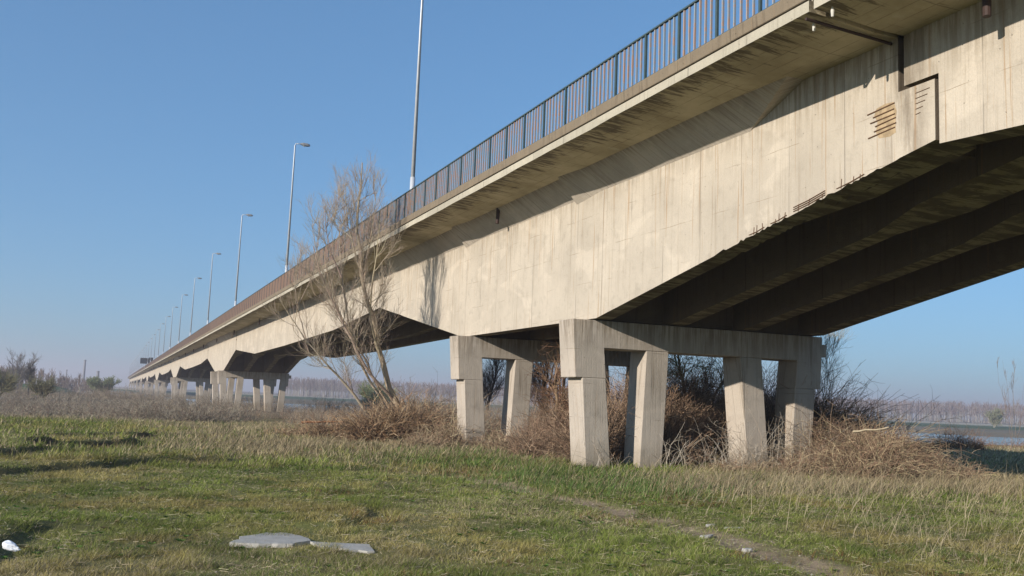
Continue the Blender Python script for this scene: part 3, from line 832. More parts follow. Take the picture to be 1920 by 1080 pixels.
T('bare_tree', 13.3, 28.6, 3.7, 3, (-.5, .2), .9, .11, 'reddish brown ivy-draped tree between the two nearest piers', 'tree', ang=.85, up=.0, n1=45, n2=300, n3=1500, L1=1.3, L2=.8, L3=.45, bark=(.30, .2, .13), twig=(.2, .12, .075), seed=21, lo=.2, rt=.005)
T('bare_tree', 23.5, 62, 7.2, 2, (.4, 0), 1.4, .12, 'dark bare tree standing between the willow and the second pier', 'tree', n1=60, n2=320, n3=1500, L1=2.0, L2=1.2, L3=.7, bark=(.06, .05, .045), twig=(.07, .06, .055), seed=22, lo=.25, rt=.009)
T('bare_tree', 21.2, 50, 6.4, 3, (.4, 0), 1.6, .10, 'dark bare tree seen through the legs of the second pier', 'tree', n1=60, n2=320, n3=1500, L1=1.8, L2=1.1, L3=.7, bark=(.06, .05, .045), twig=(.08, .06, .05), seed=23, lo=.25, rt=.008)
T('bare_tree', 19.6, 44, 6.0, 3, (-.3, 0), 1.6, .09, 'tangled dark tree filling the opening of the second pier', 'tree', n1=60, n2=320, n3=1500, L1=1.6, L2=1.0, L3=.6, bark=(.08, .06, .045), twig=(.10, .07, .055), seed=24, lo=.2, rt=.007)
T('weeping_willow', 24.5, 37.5, 5.6, 4, (.3, 0), 1.9, .10, 'pale yellow-green budding willow seen between the middle legs of the near pier', 'tree', n1=70, n2=380, n3=1500, L1=1.9, L2=1.2, L3=.8, up=-.05, droop=.5,
  bark=(.2, .17, .09), twig=(.26, .25, .10), seed=25, rt=.006, leaf=(.24, .25, .07), nleaf=2600, leaf_size=.035)
T('dark_shrub', 20.6, 32, 3.1, 7, (0, 0), 1.3, .035, 'dark ivy-covered shrub behind the middle opening of the near pier', 'shrub', n1=60, n2=320, n3=1200, L1=1.0, L2=.6, L3=.35, bark=(.035, .035, .03), twig=(.04, .04, .033), seed=26, rt=.006, lo=.3, r1=.012, r2=.008, leaf=(.03, .04, .02), nleaf=2600, leaf_size=.035)
T('bare_tree', 29.4, 35.0, 6.4, 3, (.3, .2), 1.5, .03, 'fine grey tree rising just right of the near pier against the sky', 'tree', n1=60, n2=280, n3=1300, L1=1.6, L2=1.0, L3=.55, bark=(.34, .31, .25), twig=(.40, .38, .30), seed=27, rt=.0035, lo=.4, r1=.009, r2=.006)
T('sapling', 45.8, 38.7, 5.2, 5, (.1, 0), .9, .014, 'slender bare sapling at the right edge of the picture', 'tree', n1=26, n2=60, n3=100, L1=.8, L2=.4, L3=.3, bark=(.2, .16, .13), twig=(.24, .18, .14), seed=28, rt=.004, up=.3, r1=.008, r2=.006)
T('round_bush', 300, 262, 5.6, 12, (0, 0), 3.6, .12, 'round grey-green bush on the far river bank', 'bush', n1=90, n2=500, n3=2200, L1=2.4, L2=1.7, L3=1.2, lo=.05, bark=(.24, .23, .18), twig=(.26, .26, .18), seed=29, rt=.04, r1=.09, r2=.06, leaf=(.24, .27, .16), nleaf=2500, leaf_size=.2)
T('round_bush', -3.0, 255, 4.2, 9, (0, 0), 3.4, .08, 'round pale green bush left of the far end of the bridge', 'bush', n1=90, n2=500, n3=2200, L1=2.0, L2=1.4, L3=.9, bark=(.2, .2, .14), twig=(.22, .24, .14), seed=30, rt=.03, r1=.07, r2=.05, leaf=(.22, .26, .13), nleaf=3200, leaf_size=.16)
T('bare_tree', -15.2, 181, 6.6, 5, (0, 0), 3.2, .10, 'broad bare grey tree at the left edge of the picture', 'tree', n1=70, n2=320, n3=900, L1=2.2, L2=1.4, L3=.9, bark=(.17, .16, .16), twig=(.22, .2, .19), seed=31, rt=.014, r1=.04, r2=.025, lo=.3)
T('bare_tree', -12.6, 170, 6.0, 2, (0, 0), 1.0, .10, 'smaller dark bare tree right of the broad one at the left', 'tree', n1=50, n2=260, n3=900, L1=1.3, L2=.8, L3=.5, bark=(.10, .095, .09), twig=(.14, .13, .12), seed=32, rt=.014, r1=.04, r2=.022, lo=.4)
T('round_bush', -14.8, 150, 2.6, 9, (0, 0), 2.6, .06, 'olive green scrubby bush below the house at the left edge', 'bush', n1=70, n2=320, n3=1500, L1=2.0, L2=1.4, L3=1.0, bark=(.15, .14, .08), twig=(.18, .17, .09), seed=33, rt=.02, r1=.04, r2=.03, leaf=(.26, .25, .15), nleaf=900, leaf_size=.11)
T('round_bush', -8.5, 140, 1.9, 9, (0, 0), 1.7, .05, 'low olive bush standing before the green levee', 'bush', n1=60, n2=300, n3=1200, L1=1.6, L2=1.1, L3=.8, bark=(.14, .13, .08), twig=(.17, .16, .09), seed=34, rt=.018, r1=.035, r2=.025, leaf=(.26, .25, .15), nleaf=500, leaf_size=.09)
T('round_bush', 44, 170, 6.2, 8, (0, 0), 4.5, .08, 'pale green bush beyond the willow stems under the bridge', 'bush', n1=70, n2=360, n3=1500, L1=2.8, L2=1.9, L3=1.3, bark=(.16, .17, .09), twig=(.19, .22, .1), seed=35, rt=.025, r1=.05, r2=.035, leaf=(.40, .42, .24), nleaf=2600, leaf_size=.16)

# ---- bramble thickets: tangled, uncountable -> stuff
def thicket(name, blobs, seed, cols, r=(.004, .008), arch=.5, N=7, curl=.55):
    """blobs: (x, y, rx, ry, h, n) ellipses planted with arching canes"""
    g = np.random.default_rng(seed); bag = Bag()
    for (x, y, rx, ry, h, n) in blobs:
        a = g.uniform(0, 2 * math.pi, n); q = np.sqrt(g.uniform(0, 1, n))
        px = x + rx * q * np.cos(a); py = y + ry * q * np.sin(a); hz = np.array(height(px, py)) - .05
        p0 = np.stack([px, py, hz], 1)
        prof = 1 - .55 * q ** 2
        d = g.normal(size=(n, 3)) * arch; d[:, 2] = 1.0
        L = h * prof * g.uniform(.5, 1.35, n)
        P = grow(p0, d, L, N, g, up=.0, curl=curl, droop=.55 * arch)
        P[..., 2] = np.maximum(P[..., 2], hz[:, None])
        c = np.array(cols)[g.integers(0, len(cols), n)] * g.uniform(.45, 1.5, (n, 1))
        bag.add(P, g.uniform(r[0], r[1], n), r[0] * .5, c, 3)
        n2 = int(n * 1.6)
        B = kids(P, n2, .25, 1, .8, h * .28, .02, 4, g, .5, .2)
        c2 = np.array(cols)[g.integers(0, len(cols), n2)] * g.uniform(.45, 1.6, (n2, 1))
        bag.add(B, r[0] * .75, r[0] * .35, c2, 3)
    o = inst(name, bag.mesh(name, M_TWIG)); return o
RED = [(.27, .175, .12), (.34, .23, .155), (.20, .14, .10), (.42, .31, .21)]
TAN = [(.42, .34, .21), (.50, .42, .27), (.32, .25, .16), (.25, .19, .13)]
GRY = [(.30, .27, .22), (.27, .23, .18), (.34, .30, .22), (.20, .17, .13)]
t = thicket('bramble_thicket', [(15.4, 25.4, .9, .8, 2.1, 900), (15.3, 24.2, .7, .6, 1.3, 450), (16.0, 27.5, 1.5, 1.2, 3.2, 1700), (18.3, 28.5, 2.0, 1.6, 3.4, 1900),
                                (13.3, 25.6, .6, .8, 2.4, 800), (18.2, 25.0, .7, .5, 2.4, 600), (21.2, 29.5, 1.6, 1.6, 4.0, 1500), (12.6, 27.8, 1.0, 1.0, 1.6, 700), (14.6, 29.5, 1.4, 1.2, 2.2, 900)], 51, RED, (.008, .013))
tag(t, 'reddish brown bramble thicket tangled behind the legs of the near pier', 'brambles', kind='stuff')
t = thicket('bramble_thicket', [(20.4, 24.6, 1.1, 1.3, 3.1, 1800), (21.9, 26.0, 1.3, 1.5, 2.3, 1600), (24.3, 27.2, 1.6, 1.6, 1.8, 1100), (23.0, 23.5, 1.6, 1.0, 1.3, 900), (21.6, 28.0, 1.6, 1.2, 2.8, 1300)], 52,
            [(.18, .13, .10), (.26, .18, .13), (.14, .11, .09), (.34, .25, .17)], (.008, .013))
tag(t, 'dark twiggy thicket to the right of the near pier in front of the river', 'brambles', kind='stuff')
t = thicket('reed_debris_mound', [(20.1, 21.6, 1.3, 1.1, 1.8, 2100), (18.9, 20.6, 1.1, .9, 1.6, 1000), (21.2, 20.3, 1.2, .9, 1.0, 900), (17.4, 21.3, .9, .7, 1.0, 600), (20.6, 22.4, .9, .7, 2.6, 900), (19.6, 22.6, .8, .6, 2.2, 700), (15.9, 22.2, .9, .5, .7, 400)], 53, TAN[:2] + RED + [(.24, .16, .11)], (.006, .011), arch=1.0, curl=.38)
tag(t, 'straw coloured mound of flattened reeds and sticks right of the near pier', 'reed mound', kind='stuff')
t = thicket('driftwood_heap', [(10.6, 35.6, 1.0, .8, 2.1, 1500), (9.7, 35.3, .9, .7, 1.9, 1100), (8.9, 35.2, .8, .6, 1.5, 800), (8.0, 37.6, 1.3, .8, 1.1, 700), (6.8, 39.0, 1.4, .8, .6, 400), (11.9, 35.0, 1.1, .5, 1.0, 500)], 54,
            [(.34, .21, .12), (.42, .29, .17), (.17, .11, .08), (.48, .36, .23), (.10, .07, .05)], (.009, .018), curl=.4, arch=1.05, N=5)
tag(t, 'brown flood debris of sticks and roots heaped round the foot of the leaning willow', 'driftwood heap', kind='stuff')
def row_blobs(g, x0, x1, y0, y1, n, h, cnt, r=(1.5, 3.0)):
    return [(g.uniform(x0, x1), g.uniform(y0, y1), g.uniform(*r), g.uniform(*r), h * g.uniform(.6, 1.2), cnt) for _ in range(n)]
g_ = np.random.default_rng(5)
bank = []
for q in range(46):
    yy = g_.uniform(86, 190); uu = g_.uniform(88, 108); bank.append(((uu - .6 * yy) / .8, yy, g_.uniform(3, 6), g_.uniform(3, 6), g_.uniform(1.7, 2.6), 210))
bank = [b for b in bank if b[0] > 13 or b[1] > 150]
t = thicket('dry_scrub', bank, 61, [(.27, .22, .17), (.31, .25, .2), (.24, .21, .14)], (.016, .026), arch=.35)
tag(t, 'brown scrub along the river bank seen under the bridge', 'scrub', kind='stuff')
t = thicket('dry_scrub', row_blobs(g_, 12.5, 22, 38, 60, 16, 2.1, 380) + row_blobs(g_, 12, 34, 60, 92, 20, 1.6, 260, (2, 4)), 55, GRY + RED, (.007, .012), arch=.35)
tag(t, 'greyish brown dry scrub under the bridge beyond the willow', 'scrub', kind='stuff')
t = thicket('dry_scrub', row_blobs(g_, -12, 9, 66, 88, 14, .8, 300, (2, 4)) + row_blobs(g_, -14, 8, 84, 125, 26, 1.15, 260, (3, 6)) + row_blobs(g_, 2, 9, 62, 95, 12, 1.8, 300, (1.5, 3)), 56, GRY + [(.19, .13, .1)], (.012, .02), arch=.5)
tag(t, 'wide belt of grey-brown dry scrub at the far edge of the meadow, left of the bridge', 'scrub', kind='stuff')
t = thicket('bare_undergrowth', row_blobs(g_, 26, 60, 44, 80, 26, 1.2, 220, (2.5, 5)) + [(43.5, 40.5, 1.6, 1.4, 1.5, 500), (41, 42, 2.4, 1.2, .7, 400)], 57, [(.24, .13, .08), (.28, .17, .1), (.2, .14, .1)], (.007, .012), arch=.5)
tag(t, 'low rust-brown undergrowth on the river bank at the right', 'undergrowth', kind='stuff')
t = thicket('dry_scrub', row_blobs(g_, -14, 10, 120, 200, 18, 1.0, 150, (4, 8)), 58, GRY, (.03, .045), arch=.5)
tag(t, 'far strip of grey scrub before the green levee', 'scrub', kind='stuff')

t = thicket('pale_canes', [(15.6, 22.6, .8, .35, 1.6, 40), (17.0, 22.7, .9, .3, 1.9, 60), (18.6, 22.5, .9, .3, 1.7, 45), (14.2, 22.8, .8, .3, 1.5, 28), (12.3, 22.7, .5, .2, 1.1, 12), (16.2, 22.3, .6, .3, 1.0, 50)], 59,
            [(.42, .37, .30), (.34, .28, .21), (.5, .45, .38)], (.005, .008), arch=.45, curl=.35)
tag(t, 'pale bare canes in front of the legs of the near pier', 'canes', kind='stuff')
t = thicket('bramble_thicket', [(11.2, 33.2, 1.0, .6, 1.5, 420), (12.5, 31.9, .9, .5, .8, 300), (9.9, 31.9, .8, .4, .8, 250), (12.6, 30.6, .7, .6, 1.0, 350), (11.6, 38, 2.0, 1.5, 2.4, 800)], 60, TAN + RED, (.007, .012), arch=.7)
tag(t, 'straggly tan brush between the willow and the second pier', 'brambles', kind='stuff')

# individual bare canes and a pale log one can pick out
def log(name, p0, p1, r, col, label, bend=.06, cat='log', n=7):
    g = np.random.default_rng(int(abs(p0[0]) * 100)); a = np.array(p0); b = np.array(p1)
    P = np.linspace(0, 1, n)[:, None] * (b - a) + a; P[1:-1] += g.normal(size=(n - 2, 3)) * bend
    bag = Bag(); bag.add(P[None], r, r * .6, np.array([col]), 7)
    V = np.concatenate(bag.V); caps = []
    o = inst(name, bag.mesh(name, M_TWIG, True)); return tag(o, label, cat)
log('log', (16.9, 18.9, 1.28), (17.75, 18.6, 1.42), .028, (.55, .46, .32), 'pale stick lying across the top of the straw coloured reed mound', .02, 'stick')
log('log', (6.9, 38.4, .55), (8.6, 38.2, .62), .05, (.30, .15, .08), 'rust brown log lying on top of the debris left of the willow', .03)
log('fallen_branch', (12.72, 25.2, 1.75), (13.35, 25.5, 1.25), .02, (.5, .38, .25), 'pale curved branch hanging between the first two legs of the near pier', .02, 'branch')
log('fallen_branch', (14.3, 24.4, 1.45), (15.5, 24.6, 1.42), .014, (.42, .36, .28), 'thin pale branch stretching right from the second leg of the near pier', .03, 'branch')

# ------------------------------------------------------------------ grass: real blades in view, by distance
def in_view(x, y, pad=60):
    c = np.stack([x, y, np.full_like(x, -EYE)], 1) @ M      # to camera space
    u = 960 + 1800 * c[:, 0] / -c[:, 2]; v = 540 - 1800 * c[:, 1] / -c[:, 2]
    return (c[:, 2] < -1) & (u > -900) & (u < 3000) & (v < 1300)
def blades(name, n, y0, y1, hrange, w, palette_fn, seed, keep_fn, segs=1, lean=.5, wind=(.25, -.05)):
    g = np.random.default_rng(seed)
    # sample radially so density falls off with distance
    th = g.uniform(R(-22), R(76), n * 2); rr = y0 * (y1 / y0) ** g.uniform(0, 1, n * 2) ** .92
    x = rr * np.sin(th); y = rr * np.cos(th)
    ok = in_view(x, y) & (g.uniform(0, 1, len(x)) < keep_fn(x, y))
    x = x[ok][:n]; y = y[ok][:n]; n = len(x)
    z = height(x, y) - .01; rr = np.hypot(x, y)
    clump = .30 + 2.6 * fbm(x, y, 3.3, 61, 3) ** 2
    h = g.uniform(hrange[0], hrange[1], n) * clump
    ww = w * g.uniform(.6, 1.3, n) * np.clip(rr / 14, .8, 3.2)
    a = g.uniform(0, 2 * math.pi, n); dx = np.cos(a) * ww; dy = np.sin(a) * ww
    lx = g.normal(wind[0], lean, n) * h; ly = g.normal(wind[1], lean, n) * h
    col = palette_fn(x, y, g)
    if segs == 1:
        V = np.stack([np.stack([x - dx, y - dy, z], 1), np.stack([x + dx, y + dy, z], 1), np.stack([x + lx, y + ly, z + h], 1)], 1).reshape(-1, 3)
        F = np.arange(3 * n).reshape(-1, 3); Cc = np.repeat(col, 3, 0)
        me = mesh_np(name, V, F, M_GRASS, {'col': Cc})
    else:
        rows = []
        for k in range(3):
            t = k / 2; q = t ** 1.6; wk = (1 - t * .75)
            rows += [np.stack([x - dx * wk + lx * q, y - dy * wk + ly * q, z + h * t], 1), np.stack([x + dx * wk + lx * q, y + dy * wk + ly * q, z + h * t], 1)]
        V = np.stack(rows, 1).reshape(-1, 3); b0 = np.arange(n)[:, None] * 6
        F = np.concatenate([b0 + np.array([0, 1, 3, 2]), b0 + np.array([2, 3, 5, 4])]); Cc = np.repeat(col, 6, 0)
        me = mesh_np(name, V, F, M_GRASS, {'col': Cc})
    return inst(name, me)
def pal_turf(x, y, g):
    n = len(x); m = straw_mask(x, y); k = fbm(x, y, .45, 71, 4)
    green = np.array([.22, .265, .06]); deep = np.array([.14, .19, .04]); olive = np.array([.36, .31, .11]); straw = np.array([.44, .37, .23]); rust = np.array([.22, .12, .05])
    bright = np.array([.10, .16, .03])
    a = ss(.38, .62, k)[:, None]
    c = green * (1 - a) + olive * a
    k2 = fbm(x, y, .8, 73, 3); b = ss(.5, .7, k2)[:, None]; c = c * (1 - b) + deep * b
    gs = (np.exp(-((x - 9.6) / 1.6) ** 2) * ss(11, 15, y) * (1 - ss(25, 30, y)))[:, None] * .6
    c = c * (1 - gs) + bright * gs
    r = (ss(.60, .72, fbm(x, y, .55, 77, 4)) * ss(2.0, 3.0, x))[:, None]; u = g.uniform(0, 1, (n, 1))
    c = np.where((u < r * .4), rust, c)
    c = np.where((g.uniform(0, 1, (n, 1)) < m[:, None] * .72 + .15), straw * g.uniform(.6, 1.15, (n, 1)), c)
    mot = (.82 + .36 * ss(.3, .7, fbm(x, y, .9, 79, 4)))[:, None]
    return c * g.uniform(.4, 1.5, (n, 1)) * mot
def keep_turf(x, y):
    d, s_, t = segd(x, y, PATH); w = .5 + .3 * (fbm(x, y, 1.2, 35) - .5)
    k = .10 + .90 * ss(w * .35, w, d + .5 * (fbm(x, y, 3.0, 36, 3) - .5))
    for pts, hh in RUTS[:5]:
        dd, s2, t2 = segd(x, y, pts); k = k * (1 - .8 * (1 - ss(.05, .2, dd)) * (s2 < .5))
    sl = (np.abs((x - 1.85) * .94 + (y - 11.35) * -.25) < .62) & (np.abs((y - 11.35) + (x - 1.85) * .12) < .28)
    k = np.where(sl, k * .06, k)
    return k * (.18 + .82 * ss(.28, .5, fbm(x, y, 2.4, 81, 3)))
o = blades('short_grass', 700000, 8.2, 24, (.025, .075), .0042, pal_turf, 91, keep_turf, lean=.7); tag(o, 'short green and olive turf of the meadow', 'grass', kind='stuff')
o = blades('short_grass', 360000, 22, 75, (.05, .16), .0075, pal_turf, 92, lambda x, y: keep_turf(x, y) * (uf(x, y) < 100), lean=.6); tag(o, 'meadow grass farther out towards the scrub', 'grass', kind='stuff')
def pal_straw(x, y, g):
    n = len(x); c = np.array([.43, .35, .22]) * g.uniform(.5, 1.15, (n, 1))
    gm = (g.uniform(0, 1, (n, 1)) < (.45 - .4 * straw_mask(x, y))[:, None]); return np.where(gm, np.array([.10, .15, .04]) * g.uniform(.7, 1.2, (n, 1)), c)
def keep_straw(x, y):
    m = straw_mask(x, y); d, s_, t = segd(x, y, PATH)
    region = (.35 + .65 * ss(13.5, 16.5, y)) * ss(8.0, 9.6, x) * (1 - ss(24, 27, y)) * ss(.5, 1.4, d)
    return np.clip((m - .25) * 1.4, 0, 1) * region * (.25 + .75 * ss(.4, .6, fbm(x, y, .9, 83, 3)))
o = blades('tall_dry_grass', 120000, 9, 30, (.10, .34), .0035, pal_straw, 93, keep_straw, segs=2, lean=.45, wind=(.6, .0)); tag(o, 'tall dry straw-coloured grass leaning over on the right before the near pier', 'grass', kind='stuff')
def keep_mid(x, y): return np.clip(straw_mask(x, y) + .1, 0, 1) * ss(23, 30, y) * (uf(x, y) < 105) * ss(14, 10, x)
o = blades('tall_dry_grass', 64000, 23, 80, (.07, .24), .006, pal_straw, 94, keep_mid, segs=2, lean=.4, wind=(.2, 0)); tag(o, 'pale dry grass in the middle of the meadow left of the willow', 'grass', kind='stuff')
def keep_green(x, y):
    return np.exp(-((x - 9.8 - .0 * y) / 2.4) ** 2) * ss(15, 18, y) * (1 - ss(28, 32, y)) + .6 * ss(24, 27, y) * ss(18, 20, x) * (1 - ss(33, 36, y))
def pal_green(x, y, g):
    n = len(x); c = np.array([.12, .19, .055]) * g.uniform(.5, 1.4, (n, 1))
    k = ss(.42, .62, fbm(x, y, .9, 88, 3))[:, None]
    return np.where(g.uniform(0, 1, (n, 1)) < .15 + .6 * k, np.array([.36, .30, .17]) * g.uniform(.5, 1.2, (n, 1)), c)
o = blades('lush_grass', 85000, 12, 38, (.07, .20), .0055, pal_green, 95, keep_green, segs=2, lean=.4); tag(o, 'brighter lush grass along the foot of the piers', 'grass', kind='stuff')
o = blades('tall_dry_grass', 3600, 8.6, 24, (.22, .55), .0035, lambda x, y, g: np.array([.5, .42, .28]) * g.uniform(.6, 1.1, (len(x), 1)), 97, lambda x, y: ss(8.5, 10.5, x) * (1 - ss(23, 25, y)), segs=2, lean=.45, wind=(.45, 0)); tag(o, 'scattered long straw stalks standing above the grass on the right', 'grass', kind='stuff')
# broad-leaved weeds and flat dead litter between the grass
g_ = np.random.default_rng(19); n = 2600
wx = g_.uniform(-3, 16, n); wy = 8 + 18 * g_.uniform(0, 1, n) ** 1.4; ok = (fbm(wx, wy, .7, 91, 3) > .48); wx = wx[ok]; wy = wy[ok]; n = len(wx); nl = 7
a = g_.uniform(0, 2 * math.pi, (n, nl)); L_ = g_.uniform(.02, .055, (n, 1)) * g_.uniform(.7, 1.2, (n, nl)); wz = height(wx, wy)[:, None] + .015
cx_ = wx[:, None] + 0 * a; cy_ = wy[:, None] + 0 * a; dx = np.cos(a) * L_; dy = np.sin(a) * L_
V = np.stack([np.stack([cx_, cy_, wz + 0 * a], -1), np.stack([cx_ + dx * .6 - dy * .35, cy_ + dy * .6 + dx * .35, wz + L_ * .5], -1),
              np.stack([cx_ + dx, cy_ + dy, wz + L_ * .45], -1), np.stack([cx_ + dx * .6 + dy * .35, cy_ + dy * .6 - dx * .35, wz + L_ * .5], -1)], 2).reshape(-1, 3)
colw = np.where(g_.uniform(0, 1, (n, 1)) < .25, np.array([.26, .20, .10]), np.array([.13, .23, .05])) * g_.uniform(.6, 1.3, (n, 1))
o = inst('broadleaf_weeds', mesh_np('broadleaf_weeds', V, np.arange(len(V)).reshape(-1, 4), M_GRASS, {'col': np.repeat(colw, nl * 4, 0)})); tag(o, 'small rosettes of broad-leaved weeds dotted through the turf', 'weeds', kind='stuff')
n = 9000; lx_ = g_.uniform(-3, 17, n); ly_ = 7.8 + 17 * g_.uniform(0, 1, n) ** 1.3; a = g_.uniform(0, 2 * math.pi, n); L_ = g_.uniform(.03, .14, n)
P = np.stack([np.stack([lx_ + np.cos(a) * L_ * t, ly_ + np.sin(a) * L_ * t, height(lx_, ly_) + .03 + g_.uniform(-.01, .04, n) * t], 1) for t in (-.5, .5)], 1)
lb = Bag(); lb.add(P, .0022, .0016, colr((.5, .43, .3), n, g_, .35), 3)
o = inst('dead_stalks', lb.mesh('dead_stalks', M_TWIG)); tag(o, 'dead pale stalks lying flat on the turf', 'straw litter', kind='stuff')
# loose pale bits on turf and path
g_ = np.random.default_rng(9); n = 2600
px_ = g_.uniform(-2, 14, n); py_ = g_.uniform(7.5, 24, n); d_, s_, t_ = segd(px_, py_, PATH)
ok = (d_ < .38) | (g_.uniform(0, 1, n) < .12); px_ = px_[ok]; py_ = py_[ok]; n = len(px_)
s0 = g_.uniform(.006, .020, n); zc = height(px_, py_) + .012
off = np.array([[-1, -.7, 0], [1, -.6, .1], [.8, .8, 0], [-.7, .9, .1], [0, 0, .9]])
V = np.stack([px_, py_, zc], 1)[:, None] + off[None] * s0[:, None, None] * g_.uniform(.7, 1.3, (n, 5, 1)); b0 = np.arange(n)[:, None] * 5
F = np.concatenate([b0 + np.array(q) for q in ((0, 1, 4), (1, 2, 4), (2, 3, 4), (3, 0, 4))])
o = inst('gravel', mesh_np('gravel', V.reshape(-1, 3), F, M_TWIG, {'col': np.repeat(colr((.38, .34, .27), n, g_, .4), 5, 0)})); tag(o, 'pebbles and pale crumbs on the track and turf', 'gravel', kind='stuff')

# ------------------------------------------------------------------ concrete slabs in the turf, litter
def slab(outline, z, th, name, label):
    n = len(outline); r = random.Random(3); mb = MB()
    cx_ = sum(p[0] for p in outline) / n; cy_ = sum(p[1] for p in outline) / n
    out2 = []
    for i in range(n):
        a = outline[i]; b = outline[(i + 1) % n]
        for t in (0, .33, .66): out2.append((a[0] + (b[0] - a[0]) * t + r.uniform(-.035, .035), a[1] + (b[1] - a[1]) * t + r.uniform(-.035, .035)))
    N = len(out2)
    top = [(x, y, z + r.uniform(-.003, .003)) for x, y in out2]; bot = [(x, y, z - th) for x, y in out2]; inn = [(cx_ + (x - cx_) * .6, cy_ + (y - cy_) * .6, z + .004 + r.uniform(-.001, .001)) for x, y in out2]
    mb.add(top + bot + inn + [(cx_, cy_, z + .005)], [(i, (i + 1) % N, N + (i + 1) % N, N + i) for i in range(N)] + [(2 * N + i, 2 * N + (i + 1) % N, (i + 1) % N, i) for i in range(N)] + [(3 * N, 2 * N + (i + 1) % N, 2 * N + i) for i in range(N)])
    o = mb.build(name, M_SLAB); tag(o, label, 'concrete slab'); return o
M_SLAB = concrete('old_grey_slab', (.46, .445, .41), (.10, .09, .07), rust=0, seams=.9, streak=.2, blot=.9, pours=0)
zs = zt(1.9, 11.4)
slab([(1.33, 11.22), (1.50, 11.62), (1.80, 11.95), (2.05, 11.85), (2.20, 11.55), (2.20, 11.22), (1.95, 11.05), (1.60, 11.10)], zs + .04, .12, 'broken_slab', 'wider grey broken concrete slab sunk in the turf, left piece')
slab([(2.215, 11.26), (2.50, 11.12), (2.80, 10.95), (2.76, 10.45), (2.50, 10.62), (2.24, 10.85)], zs + .03, .12, 'broken_slab', 'narrow grey slab fragment right of the wider slab in the turf')
def stone(x, y, rx, ry, h, rz, label, seed):
    bm = bmesh.new(); bmesh.ops.create_icosphere(bm, subdivisions=3, radius=1)
    for v in bm.verts:
        p = v.co; q = 1 + .5 * (vnoise(p.x * 1.7 + seed, p.y * 1.7 + p.z * 1.3 + 7, 1, seed) - .5)
        v.co = (p.x * rx * q, p.y * ry * q, min(p.z, .55) * h * q)
    me = bpy.data.meshes.new('stone'); bm.to_mesh(me); bm.free(); me.materials.append(M_SLAB)
    tag(inst('stone', me, None, (x, y, zt(x, y) + .01), rz), label, 'stone')
stone(7.62, 11.35, .13, .07, .05, .4, 'small pale stone sunk in the dirt track', 3)
stone(8.35, 11.75, .17, .05, .04, -.2, 'thin flat pale stone in the grass just right of the track', 5)
stone(8.12, 12.0, .09, .05, .05, .3, 'little grey stone beside the flat one right of the track', 8)
stone(7.45, 10.2, .08, .06, .06, 0, 'pale lump of stone on the near end of the track', 11)
def litter():
    g = np.random.default_rng(2); bm = bmesh.new(); bmesh.ops.create_icosphere(bm, subdivisions=3, radius=1)
    for v in bm.verts:
        p = np.array(v.co); q = 1 + .35 * (vnoise(p[0] * 2 + 5, p[1] * 2 + p[2] * 2 + 5, 1, 3) - .5) + .25 * (vnoise(p[0] * 6 + 9, p[2] * 6 + 9, 1, 4) - .5)
        x = p[0] * .10 * q; w = (1.15 - .6 * (p[0] + 1) / 2)
        v.co = (x + .02 * abs(p[2]), p[1] * .055 * q * w, max(-.02, p[2] * .05 * q * w + .035 - .05 * p[0] * .5))
    me = bpy.data.meshes.new('plastic_litter'); bm.to_mesh(me); bm.free(); me.materials.append(plain('white_plastic', (.75, .78, .82), .35, 0, .1))
    o = inst('plastic_litter', me, None, (-.83, 11.0, zt(-.83, 11.0) + .06), R(-35)); tag(o, 'crumpled white plastic litter lying in the grass at the lower left', 'litter')
litter()

# ------------------------------------------------------------------ far things
def poplars(name, pts, H, w, col, seed, label, r=.12, stuff=True, twn=26):
    g = np.random.default_rng(seed); bag = Bag(); pts = np.array(pts); n = len(pts)
    hz = np.array(height(pts[:, 0], pts[:, 1])) - .2
    h = H * g.uniform(.9, 1.06, n)
    p0 = np.stack([pts[:, 0], pts[:, 1], hz], 1)
    P = np.stack([p0 + np.array([0, 0, 1]) * (h * t)[:, None] + g.normal(size=(n, 3)) * .15 * t for t in (0, .5, 1)], 1)
    bag.add(P, r, r * .3, colr((.30, .27, .24), n, g, .25), 3)
    B = kids(P, n * twn, .30, .98, .45, w * 1.6, .12, 3, g, .2)
    bag.add(B, r * .45, r * .2, colr(col, n * twn, g, .3), 3)
    o = inst(name, bag.mesh(name, M_TWIG)); return tag(o, label, 'wood', kind='stuff')
g_ = np.random.default_rng(3)
def far_pts(az0, az1, d0, d1, n):
    a = R(1) * g_.uniform(az0, az1, n); d = g_.uniform(d0, d1, n); return np.stack([d * np.sin(a), d * np.cos(a)], 1)
poplars('poplar_wood', far_pts(9, 54, 740, 940, 3400), 13.5, 2.8, (.20, .15, .135), 41, 'hazy poplar plantation along the horizon beyond the river', r=.25, twn=15)
poplars('poplar_wood', far_pts(-12, -.6, 330, 430, 420), 6.3, 1.6, (.22, .17, .15), 42, 'mauve-brown bare wood beyond the levee at the left', r=.16, twn=18)
poplars('poplar_wood', far_pts(-1.9, -.3, 270, 300, 34), 4.8, 1.2, (.24, .19, .17), 43, 'small bare poplar grove at the left tip of the bridge', r=.10, twn=22)
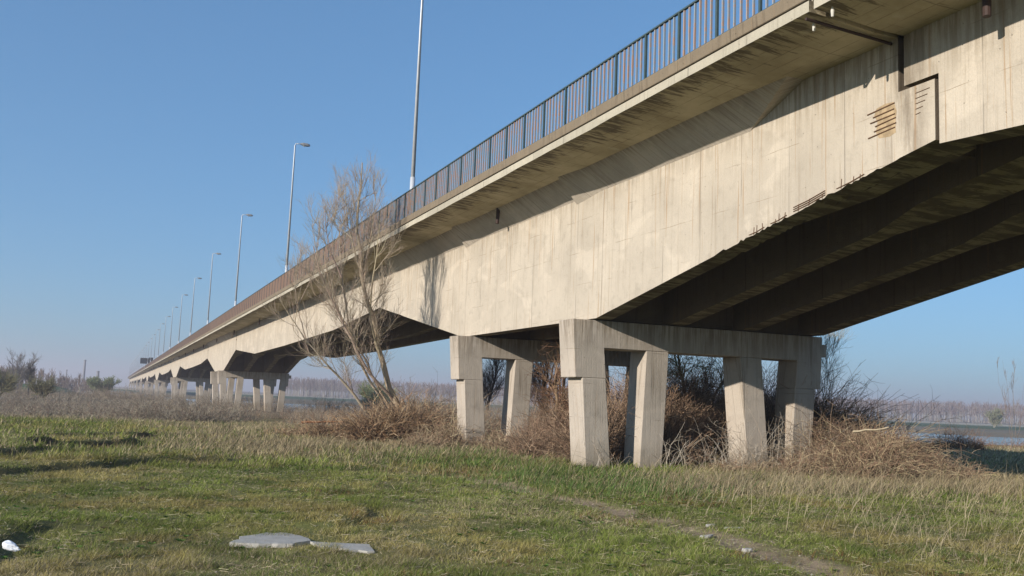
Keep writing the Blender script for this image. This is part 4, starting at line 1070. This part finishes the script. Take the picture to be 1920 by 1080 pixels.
# farmhouse on the left edge
hs = empty('farmhouse', (-17.6, 188, zt(-17, 188) - .1), R(8)); tag(hs, 'low old house with a dull roof behind bushes at the left edge', 'house')
h_ = MB(); h_.box(-2.6, 2.6, -3, 3, 0, 3.0); h_.build('wall', plain('dull_plaster', (.28, .25, .19), .9, 0, .3, .6), hs)
h_ = MB(); h_.prism_y([(-2.9, 2.98), (2.9, 2.98), (2.6, 4.15), (-2.4, 4.2)], -3.3, 3.3); h_.build('roof', plain('old_brown_roof', (.13, .10, .09), .9), hs)
WM = plain('dark_window', (.03, .03, .03), .2)
for wx in (-1.6, 0, 1.5):
    h_ = MB(); h_.box(wx - .35, wx + .35, -3.03, -3.002, 1.0, 2.2); h_.build('window', WM, hs)
wh = empty('farmhouse', (-5.2, 330, zt(-5, 330) + .6), R(-5)); tag(wh, 'tiny pale building among the bare trees left of the green bush', 'house')
h_ = MB(); h_.box(-2.4, 2.4, -2, 2, 0, 2.6); h_.build('wall', plain('pale_plaster', (.55, .52, .47), .9), wh)
h_ = MB(); h_.prism_y([(-2.6, 2.6), (2.6, 2.6), (0, 3.6)], -2.2, 2.2); h_.build('roof', plain('grey_roof', (.3, .26, .24), .9), wh)
# chimneys / masts on the skyline at the left
for (x, y, H, r, lab) in ((-19.5, 700, 19, .9, 'tallest thin chimney on the left skyline'), (-11, 700, 12, 1.2, 'short thick chimney right of the tall one on the skyline'), (-30, 700, 12, .5, 'short thin mast left of the tall chimney on the skyline'), (-42, 560, 15, .3, 'lattice mast right of the bare trees on the left skyline')):
    c_ = MB(); c_.tube([(0, 0, 0), (0, 0, H * .6), (0, 0, H)], [r, r * .85, r * .7], 8)
    c_.tube([(0, 0, H - .8), (0, 0, H - .3)], [r * .95, r * .95], 8)
    o = c_.build('chimney' if 'chimney' in lab else 'mast', plain('hazy_stack', (.25, .25, .27), .8)); o.location = (x, y, -1); tag(o, lab, 'chimney' if 'chimney' in lab else 'mast')

# ------------------------------------------------------------------ air
HAZE = 0.00062
if HAZE:
    m = bpy.data.materials.new('haze_air'); m.use_nodes = True; nt = m.node_tree; nt.nodes.clear()
    pv = nt.nodes.new('ShaderNodeVolumePrincipled'); pv.inputs['Color'].default_value = (.95, .90, .97, 1); pv.inputs['Density'].default_value = HAZE; pv.inputs['Anisotropy'].default_value = .2
    ou = nt.nodes.new('ShaderNodeOutputMaterial'); nt.links.new(pv.outputs[0], ou.inputs['Volume'])
    hb = MB(); hb.box(-3100, 4100, -600, 4600, -6, 60); o = hb.build('haze', m); tag(o, kind='stuff')
